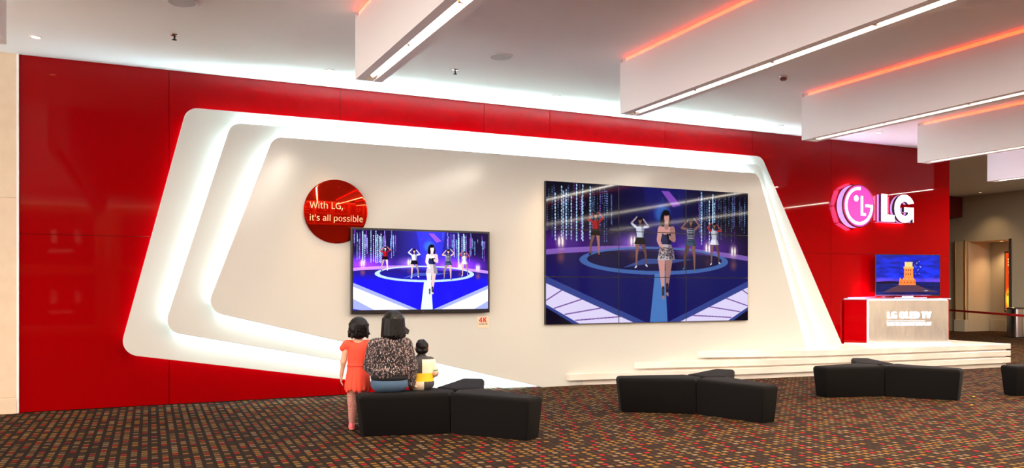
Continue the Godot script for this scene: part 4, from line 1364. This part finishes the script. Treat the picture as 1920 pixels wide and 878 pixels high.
func build_woman() -> void:
	var t := thing("person", "dark-haired adult in a flecked black cardigan and jeans sitting on the bench", "person", Vector3(2.35, 0, 3.20), -0.26)
	var sh := 0.98 # shoulder height
	var body := [
		cap(V(-0.06, 0.54, 0.0), V(0.06, 0.54, 0.0), 0.115, 0.115, V(1, 0.9, 1)), cap(V(0, 0.55, 0), V(0.0, 0.9, 0.02), 0.12, 0.12, V(1.15, 1, 0.8)), cap(V(-0.11, 0.95, 0.02), V(0.12, 0.95, 0.02), 0.065), cap(V(0, 0.95, 0.02), V(0.03, 1.1, -0.005), 0.062, 0.052),
		cap(V(-0.17, 0.95, 0.01), V(-0.215, 0.7, 0.0), 0.05, 0.042), cap(V(-0.215, 0.7, 0.0), V(-0.12, 0.55, -0.2), 0.04, 0.028),
		cap(V(0.175, 0.95, 0.01), V(0.235, 0.7, 0.05), 0.05, 0.042), cap(V(0.235, 0.7, 0.05), V(0.225, 0.51, 0.02), 0.04, 0.028)]
	for s in [-1, 1]:
		body += [cap(V(s * 0.085, 0.53, -0.03), V(s * 0.1, 0.5, -0.44), 0.08, 0.058), cap(V(s * 0.1, 0.5, -0.44), V(s * 0.1, 0.1, -0.44), 0.055, 0.036), cap(V(s * 0.1, 0.06, -0.42), V(s * 0.11, 0.03, -0.56), 0.034, 0.03)]
	var b := joined([flesh(body, 0.012, 0.04, skin_tint), flesh(hand(V(0.225, 0.51, 0.02), V(0.15, -0.45, -1), V(0, 1, -0.3), 1, 0.165, 0.12), 0.004, 0.008, skin_tint), flesh(hand(V(-0.12, 0.55, -0.2), V(0.4, -0.2, -1), V(0, 1, 0), -1, 0.165, 0.2), 0.004, 0.008, skin_tint), head(V(0.04, 1.175, -0.03), 0.23, V(0.02, 1.0, 0.01))])
	obj("body", b, M.skin, t)
	var jm := mat("blue denim", Color(0.32, 0.42, 0.52), 0.9)
	jm.albedo_texture = grain(0.15, Color(0.75, 0.78, 0.82), Color(1, 1, 1), 17)
	jm.uv1_triplanar = true
	jm.uv1_scale = Vector3(6, 6, 6)
	var je := [cap(V(-0.085, 0.535, 0.03), V(0.085, 0.535, 0.03), 0.118, 0.118, V(1, 0.84, 1.0))]
	for s in [-1, 1]:
		je += [cap(V(s * 0.09, 0.525, -0.03), V(s * 0.1, 0.505, -0.44), 0.09, 0.068), cap(V(s * 0.1, 0.5, -0.44), V(s * 0.1, 0.13, -0.44), 0.066, 0.052)]
	obj("jeans", flesh(je, 0.01, 0.03), jm, t)
	for s in [-1, 1]:
		obj("shoe", flesh([cap(V(s * 0.1, 0.045, -0.41), V(s * 0.112, 0.035, -0.6), 0.042, 0.034, V(1, 0.9, 1)), cap(V(s * 0.1, 0.08, -0.42), V(s * 0.1, 0.06, -0.43), 0.042)], 0.007, 0.015), M.black, t)
	# black shirt hem below the cardigan
	obj("shirt", flesh([cap(V(-0.075, 0.595, 0.03), V(0.075, 0.595, 0.03), 0.128, 0.128, V(1, 0.42, 1.0))], 0.008, 0.02), mat("black jersey", Color(0.035, 0.03, 0.035), 0.9), t)
	var cm := mat("flecked knit", Color.WHITE, 0.95)
	cm.albedo_texture = fleck_picture()
	cm.uv1_triplanar = true
	cm.uv1_scale = Vector3(2.6, 2.6, 2.6)
	cm.rim_enabled = true
	cm.rim = 0.2
	var ca := [
		cap(V(-0.06, 0.655, 0.025), V(0.06, 0.655, 0.025), 0.148, 0.148, V(1.02, 0.36, 0.93)), cap(V(-0.05, 0.7, 0.02), V(-0.04, 0.86, 0.03), 0.145, 0.135, V(1.12, 1, 0.88)), cap(V(0.05, 0.7, 0.02), V(0.045, 0.86, 0.03), 0.145, 0.135, V(1.12, 1, 0.88)),
		cap(V(-0.12, 0.945, 0.02), V(0.13, 0.95, 0.02), 0.076, 0.076, V(1, 1, 1.05)), cap(V(0.0, 0.98, 0.02), V(0.025, 1.03, 0.015), 0.075, 0.062),
		cap(V(-0.17, 0.94, 0.01), V(-0.215, 0.72, 0.005), 0.07, 0.062), cap(V(-0.215, 0.72, 0.005), V(-0.14, 0.58, -0.17), 0.06, 0.048),
		cap(V(0.175, 0.945, 0.01), V(0.235, 0.71, 0.045), 0.07, 0.062), cap(V(0.235, 0.71, 0.045), V(0.228, 0.535, 0.025), 0.06, 0.05)]
	for k in 7:
		ca.append(cap(V(-0.1 + 0.035 * k, 0.66, 0.145 - 0.002 * k * k), V(-0.1 + 0.034 * k, 0.615, 0.15 - 0.002 * k * k), 0.014, 0.016))
	obj("cardigan", flesh(ca, 0.008, 0.03), cm, t)
	# straight bob
	var c := V(0.04, 1.19, -0.005)
	var hr := [ball(c + V(0, 0.015, 0.0), 0.112, V(1.0, 1.0, 1.06)), cap(c + V(0, -0.03, 0.02), c + V(0, -0.12, 0.03), 0.1, 0.098, V(1.14, 1, 0.9))]
	var r := RandomNumberGenerator.new()
	r.seed = 44
	for k in 70:
		var an := lerpf(-0.75, PI + 0.75, k / 69.0) + r.randf_range(-0.03, 0.03)
		var rad := r.randf_range(0.1, 0.118)
		var top := c + V(cos(an) * rad * 0.9, 0.03, sin(an) * rad * 0.9)
		var low := c + V(cos(an) * rad * 1.1, -0.135 - r.randf_range(0, 0.035), sin(an) * rad * 0.95 + 0.012)
		hr.append(cap(top, low, 0.016, 0.007))
	for k in 5:
		hr.append(cap(c + V(0.1, -0.05 - 0.012 * k, 0.01 * k - 0.02), c + V(0.172 - 0.004 * k, -0.095 - 0.01 * k, 0.01 * k), 0.014, 0.004))
	obj("hair", flesh(hr, 0.006, 0.012), M.hair, t)

func build_boy() -> void:
	var t := thing("person", "small child in a colour-block shirt sitting on the bench", "person", Vector3(2.715, 0, 3.17), -0.29)
	var s0 := 0.435
	var body := [
		cap(V(-0.035, 0.51, 0), V(0.035, 0.51, 0), 0.075, 0.075), cap(V(0, 0.52, 0), V(0, 0.71, 0.01), 0.085, 0.085, V(1.1, 1, 0.8)), cap(V(-0.07, 0.745, 0.01), V(0.07, 0.745, 0.01), 0.045), cap(V(0, 0.74, 0.01), V(0, 0.83, 0), 0.045, 0.04),
		cap(V(-0.095, 0.745, 0.0), V(-0.095, 0.62, -0.05), 0.034, 0.03), cap(V(-0.095, 0.62, -0.05), V(-0.06, 0.56, -0.14), 0.028, 0.022),
		cap(V(0.105, 0.745, 0.0), V(0.15, 0.62, 0.02), 0.036, 0.033), cap(V(0.15, 0.62, 0.02), V(0.115, 0.555, -0.1), 0.032, 0.024)]
	for s in [-1, 1]:
		body += [cap(V(s * 0.05, 0.5, -0.02), V(s * 0.065, 0.5, -0.27), 0.055, 0.042), cap(V(s * 0.065, 0.49, -0.27), V(s * 0.065, 0.26, -0.27), 0.04, 0.028), cap(V(s * 0.065, 0.23, -0.26), V(s * 0.07, 0.21, -0.35), 0.026, 0.022)]
	var b := joined([flesh(body, 0.01, 0.03, skin_tint), flesh(hand(V(0.115, 0.555, -0.1), V(-0.3, -0.2, -1), V(0, 1, 0), -1, 0.095, 0.25), 0.003, 0.005, skin_tint), flesh(hand(V(-0.06, 0.56, -0.14), V(0.3, -0.2, -1), V(0, 1, 0), 1, 0.095, 0.25), 0.003, 0.005, skin_tint), head(V(0.005, 0.885, -0.01), 0.175, V(0, 0.78, 0.005))])
	obj("body", b, M.skin, t)
	var dye := func(p: Vector3) -> Color:
		var dark := Color(0.045, 0.04, 0.045)
		var cream := Color(0.78, 0.66, 0.47)
		if absf(p.x) > 0.128 and p.y > 0.635 and p.y < 0.66 and p.x > 0: return Color(0.1, 0.35, 0.12)
		if p.y > 0.775: return dark
		if p.y > 0.625: return dark if p.x < 0.01 else cream
		if p.y > 0.535: return Color(0.85, 0.52, 0.02)
		return cream if p.x < 0.03 else dark
	var shm := mat("dyed cotton", Color.WHITE, 0.85)
	shm.vertex_color_use_as_albedo = true
	obj("shirt", flesh([cap(V(-0.045, 0.505, 0.005), V(0.045, 0.505, 0.005), 0.092, 0.092, V(1.05, 0.75, 0.95)), cap(V(-0.02, 0.53, 0.005), V(-0.02, 0.71, 0.012), 0.103, 0.1, V(1.1, 1, 0.86)), cap(V(0.02, 0.53, 0.005), V(0.02, 0.71, 0.012), 0.103, 0.1, V(1.1, 1, 0.86)), cap(V(-0.085, 0.742, 0.01), V(0.085, 0.742, 0.01), 0.054),
		cap(V(-0.1, 0.745, 0.0), V(-0.1, 0.67, -0.03), 0.046, 0.042), cap(V(0.105, 0.745, 0.0), V(0.138, 0.665, 0.012), 0.05, 0.047), cap(V(0, 0.785, 0.01), V(0, 0.8, 0.008), 0.055, 0.05)], 0.0065, 0.018, dye), shm, t)
	var trousers := [cap(V(-0.04, 0.497, 0.0), V(0.04, 0.497, 0.0), 0.072, 0.072, V(1, 0.85, 1))]
	for s in [-1, 1]:
		trousers += [cap(V(s * 0.052, 0.503, -0.03), V(s * 0.065, 0.5, -0.27), 0.064, 0.052), cap(V(s * 0.065, 0.49, -0.27), V(s * 0.065, 0.33, -0.27), 0.05, 0.048)]
	obj("trousers", flesh(trousers, 0.009, 0.02), mat("dark shorts", Color(0.1, 0.1, 0.12), 0.9), t)
	for s in [-1, 1]:
		obj("shoe", flesh([cap(V(s * 0.065, 0.225, -0.25), V(s * 0.07, 0.212, -0.37), 0.032, 0.03), cap(V(s * 0.065, 0.25, -0.265), V(s * 0.065, 0.24, -0.27), 0.033)], 0.006, 0.01), M.black, t)
	var c := V(0.005, 0.9, 0.0)
	var hr := [ball(c + V(0, 0.022, 0.008), 0.072, V(0.93, 0.98, 1.1)), cap(c + V(-0.03, -0.03, 0.045), c + V(0.03, -0.03, 0.045), 0.036, 0.036), ball(c + V(0, 0.03, -0.045), 0.045)]
	var r := RandomNumberGenerator.new()
	r.seed = 51
	for k in 40:
		var an := lerpf(0.35, PI - 0.35, r.randf())
		var el := r.randf_range(-0.45, 1.2)
		var d := V(cos(an) * cos(el), sin(el), sin(an) * cos(el))
		hr.append(cap(c + V(0, 0.02, 0.008) + d * 0.068, c + V(0, 0.02, 0.008) + d * 0.074 + V(0, -0.02, 0.0), 0.008, 0.004))
	obj("hair", flesh(hr, 0.0045, 0.01), M.hair, t)

func build_scraps() -> void:
	var y := mat("yellow paper", Color(0.8, 0.65, 0.12), 0.8)
	for q in [[V(10.68, 0, 3.95), "tiny yellow paper scrap on the carpet beside a bench end"], [V(9.88, 0, 4.49), "tiny yellow paper scrap lying farther out on the open carpet"]]:
		var o := obj("paper_scrap", flesh([ball(V(0, 0.008, 0), 0.01, V(1.3, 0.7, 1)), cap(V(0.006, 0.008, 0), V(0.018, 0.011, 0.008), 0.007, 0.004), cap(V(-0.006, 0.008, 0), V(-0.016, 0.01, -0.01), 0.007, 0.004)], 0.0022, 0.004), y, self, q[0])
		tag(o, q[1], "scrap")

# ---------------------------------------------------------------- beyond the end of the red wall
func build_lobby() -> void:
	var x := 26.7
	var wr := thing("wall_right", "dim beige lobby wall with a tall recessed doorway", "wall", Vector3.ZERO, 0.0, "", "structure")
	var pieces := [[V(x, 0, -14), V(x + 0.3, 4.85, -7.62)], [V(x, 0, -6.1), V(x + 0.3, 4.85, 19)], [V(x, 3.22, -7.62), V(x + 0.3, 4.85, -6.1)], [V(x + 0.3, 0, -7.82), V(x + 1.2, 3.4, -7.62)], [V(x + 0.3, 0, -6.1), V(x + 1.2, 3.4, -5.9)], [V(x + 0.3, 3.22, -7.62), V(x + 1.2, 3.4, -6.1)], [V(x + 1.2, 0, -8.0), V(x + 1.4, 3.4, -4.0)]]
	for p in pieces:
		obj("wall_section", box(p[1] - p[0], Vector3.ZERO, 0.002), M.lobby, wr, (p[0] + p[1]) / 2)
	slab("wall_far", V(-9, 0, -14.2), V(29, 5.05, -14), M.lobby, "dim far wall at the end of the lobby corridor", "wall")
	slab("baseboard_right", V(x - 0.03, 0, -14), V(x, 0.42, -8.03), M.lobby, "tall beige baseboard left of the lobby doorway pilaster".replace("left of", "beside"), "baseboard")
	slab("baseboard_recess", V(x + 1.17, 0, -7.6), V(x + 1.2, 0.42, -6.12), M.lobby, "tall beige baseboard at the back of the doorway recess", "baseboard")
	# pilaster with brass edges
	var pl := thing("pilaster", "narrow beige pilaster with brass edge strips beside the lobby doorway", "pilaster", V(x - 0.095, 0, -7.83), 0.0)
	obj("shaft", box(V(0.12, 3.24, 0.34), V(0, 1.62, 0), 0.004), mat("pilaster paint", Color(0.85, 0.76, 0.62), 0.5), pl)
	obj("base_block", box(V(0.18, 0.42, 0.42), V(0, 0.21, 0), 0.006), M.lobby, pl)
	for s in [-1, 1]:
		obj("brass_strip", box(V(0.04, 2.85, 0.05), V(-0.06, 1.85, s * 0.185), 0.004), M.brass, pl)
	slab("trim_3", V(x - 0.03, 0, -6.13), V(x + 0.05, 3.25, -6.02), M.chrome, "metal jamb strip on the open side of the lobby doorway", "trim")
	# poster lightbox inside the recess
	var po := thing("poster_lightbox", "tall orange poster lightbox inside the lobby doorway", "poster", V(x + 1.19, 1.79, -6.75), -PI / 2)
	obj("frame", box(V(0.66, 2.16, 0.05), V(0, 0, 0.0), 0.006), M.black, po)
	var im := Image.create(96, 320, false, Image.FORMAT_RGB8)
	im.fill(Color(0.75, 0.22, 0.05))
	for k in 3:
		p_poly(im, [Vector2(0.15, 0.1 + 0.05 * k), Vector2(0.85, 0.1 + 0.05 * k), Vector2(0.85, 0.125 + 0.05 * k), Vector2(0.15, 0.125 + 0.05 * k)], Color(1, 0.85, 0.5))
	p_poly(im, [Vector2(0.2, 0.32), Vector2(0.8, 0.32), Vector2(0.8, 0.35), Vector2(0.2, 0.35)], Color(1, 0.85, 0.5))
	p_ell(im, 0.5, 0.8, 0.6, 0.26, Color(0.95, 0.8, 0.2), 1.0, 0.4)
	for k in 6:
		p_ell(im, 0.15 + 0.14 * k, 0.72 + 0.05 * (k % 3), 0.08, 0.04, Color(0.55, 0.4, 0.05), 0.9, 0.5)
	obj("lit_poster", screen_quad(0.58, 2.06), screen_material("orange poster", ImageTexture.create_from_image(im), 0.8), po, V(0, 0, 0.027))
	area_light(po, V(0, 0, 0.03), Vector3.BACK, Vector3.RIGHT, Vector2(0.55, 2.0), Color(1, 0.5, 0.15), 0.25)
	var lp := thing("added_panel_light", "square fill panel light added out of view to brighten the lobby", "light", V(20.5, 4.85, 1.6))  # unseen panel, added to lift the dark lobby
	obj("frame", boxes([[V(-1.25, -0.02, 0), V(0.06, 0.04, 2.56)], [V(1.25, -0.02, 0), V(0.06, 0.04, 2.56)], [V(0, -0.02, -1.25), V(2.44, 0.04, 0.06)], [V(0, -0.02, 1.25), V(2.44, 0.04, 0.06)]]), M.beam, lp)
	obj("diffuser", box(V(2.44, 0.012, 2.44), V(0, -0.012, 0), 0.002), glow("fill panel light", Color(1, 0.95, 0.86), 1.2), lp)
	area_light(lp, V(0, -0.03, 0), Vector3.DOWN, Vector3.RIGHT, Vector2(2.4, 2.4), Color(1.0, 0.95, 0.87), 50.0)
	# litter bin
	var bn := thing("litter_bin", "round stainless steel litter bin by the lobby doorway", "bin", V(24.95, 0, -4.72))
	obj("drum", lathe([Vector2(0, 0.03), Vector2(0.29, 0.03), Vector2(0.29, 0.9), Vector2(0.27, 0.91), Vector2(0.27, 0.86), Vector2(0, 0.86)], 40), M.chrome, bn)
	obj("foot_ring", lathe([Vector2(0, 0), Vector2(0.27, 0), Vector2(0.27, 0.03), Vector2(0, 0.03)], 40), M.black, bn)
	obj("rim", lathe([Vector2(0.255, 0.9), Vector2(0.3, 0.9), Vector2(0.305, 0.93), Vector2(0.27, 0.95), Vector2(0.25, 0.93), Vector2(0.255, 0.9)], 40), M.chrome, bn)
	# belt barrier
	var pa := V(20.35, 0, -3.83)
	var pb := V(16.9, 0, 1.05)
	var d := pb - pa
	var bb := thing("belt_barrier", "red retractable belt stretched between two chrome posts in the lobby", "barrier", pa, -atan2(d.z, d.x))
	obj("belt", box(V(d.length(), 0.052, 0.004), V(d.length() / 2, 0.95, 0), 0.0005), mat("red webbing", Color(0.8, 0.03, 0.05), 0.8), bb)
	for o in [0.0, d.length()]:
		obj("post", lathe([Vector2(0, 0), Vector2(0.17, 0), Vector2(0.17, 0.015), Vector2(0.04, 0.04), Vector2(0.032, 0.06), Vector2(0.032, 0.9), Vector2(0.04, 0.91), Vector2(0.04, 1.0), Vector2(0, 1.01)], 28), M.chrome, bb, V(o, 0, 0))
	# dark red bulkhead sign
	var bs := thing("hanging_box_sign", "dark red box sign high on the lobby wall", "sign", V(26.2, 4.47, -8.6))
	obj("box_body", box(V(0.9, 0.72, 1.6), Vector3.ZERO, 0.02), mat("dark red paint", Color(0.4, 0.03, 0.03), 0.6), bs)
	obj("hanger", box(V(0.06, 0.04, 1.0), V(0, 0.375, 0), 0.004), M.dark, bs)
	for q in [V(25.95, 4.85, -6.65), V(25.95, 4.85, -3.2), V(24.0, 4.85, -8.4)]:  # the last one is added to brighten the lobby wall
		downlight(q, "recessed downlight washing the beige lobby wall", "lobby downlights", 48, DOWN_ENERGY * 0.13)
	downlight(V(x + 0.75, 3.215, -6.9), "recessed downlight under the doorway soffit", "", 60, 1.2)
	var t := thing("sprinkler", "dark sprinkler on the higher lobby ceiling", "sprinkler", V(25.2, 4.85, -7.3), 0.0, "ceiling sprinklers")
	obj("escutcheon", lathe([Vector2(0, -0.001), Vector2(0.07, -0.001), Vector2(0.06, -0.02), Vector2(0, -0.03)], 20), M.dark, t)

# ---------------------------------------------------------------- across the foyer: what the mirror sign and the gloss reflect
func build_opposite_side() -> void:
	var ww := thing("added_washer", "unseen ceiling light strip added to brighten the wall across the foyer", "light", V(8.5, CEIL, 17.4))  # unseen strip, added to brighten the far wall and the counter reflection
	obj("housing", boxes([[V(0, -0.06, -0.09), V(33, 0.12, 0.02)], [V(0, -0.01, 0), V(33, 0.02, 0.16)]]), M.beam, ww)
	obj("light_strip", box(V(32.8, 0.02, 0.1), V(0, -0.035, 0.0), 0.003), glow("fill washer light", Color(1, 0.9, 0.75), 2.0), ww)
	area_light(ww, V(0, -0.05, 0.01), V(0, -0.8, 0.6), Vector3.RIGHT, Vector2(32.6, 0.1), Color(1.0, 0.95, 0.87), FILL_WASH_ENERGY)
	for k in 4:
		var post := obj("reflection_post", box(V(0.35 if k % 2 == 0 else 0.6, 4.4, 0.2), Vector3.ZERO, 0.01), M.timber if k % 2 == 0 else M.lobby, self, V(16.8 + 2.3 * k, 2.2, 18.88))  # unseen posts and piers, added to streak the steel counter reflection
		tag(post, ["added slim timber post beside the poster bays", "added broad beige pier beside the slim timber post", "added slim timber post between two beige piers", "added broad beige pier at the lobby end of the far side"][k], "post")
	var banner := mat("red banner", Color(0.5, 0.02, 0.03), 0.5)
	var hand_m := mat("white print", Color(0.85, 0.75, 0.7), 0.6)
	for k in 7:
		var t := thing("framed_display", "timber framed red poster bay across the foyer", "display", V(-6.4 + 3.4 * k, 0, 18.9), PI, "framed poster bays across the foyer")
		for s in [-1, 1]:
			obj("post", box(V(0.24, 4.3, 0.16), V(s * 1.5, 2.15, 0.0), 0.01), M.timber, t)
		for y in [0.12, 2.2, 4.2]:
			obj("rail", box(V(2.76, 0.24, 0.14), V(0, y, 0), 0.01), M.timber, t)
		for y in [1.16, 3.2]:
			obj("poster", box(V(2.6, 1.7, 0.04), V(0, y, -0.04), 0.003), banner, t)
			obj("caption", box(V(0.7, 0.1, 0.01), V(-0.3, y - 0.4, -0.01), 0.002), hand_m, t)
			for s in [-1, 1]:
				obj("print", boxes([[V(-0.45 + 0.35 * s, y, -0.01), V(0.16, 0.22, 0.01)], [V(-0.5 + 0.35 * s, y + 0.2, -0.01), V(0.04, 0.2, 0.01)], [V(-0.44 + 0.35 * s, y + 0.22, -0.01), V(0.04, 0.24, 0.01)], [V(-0.38 + 0.35 * s, y + 0.2, -0.01), V(0.04, 0.2, 0.01)]]), hand_m, t)
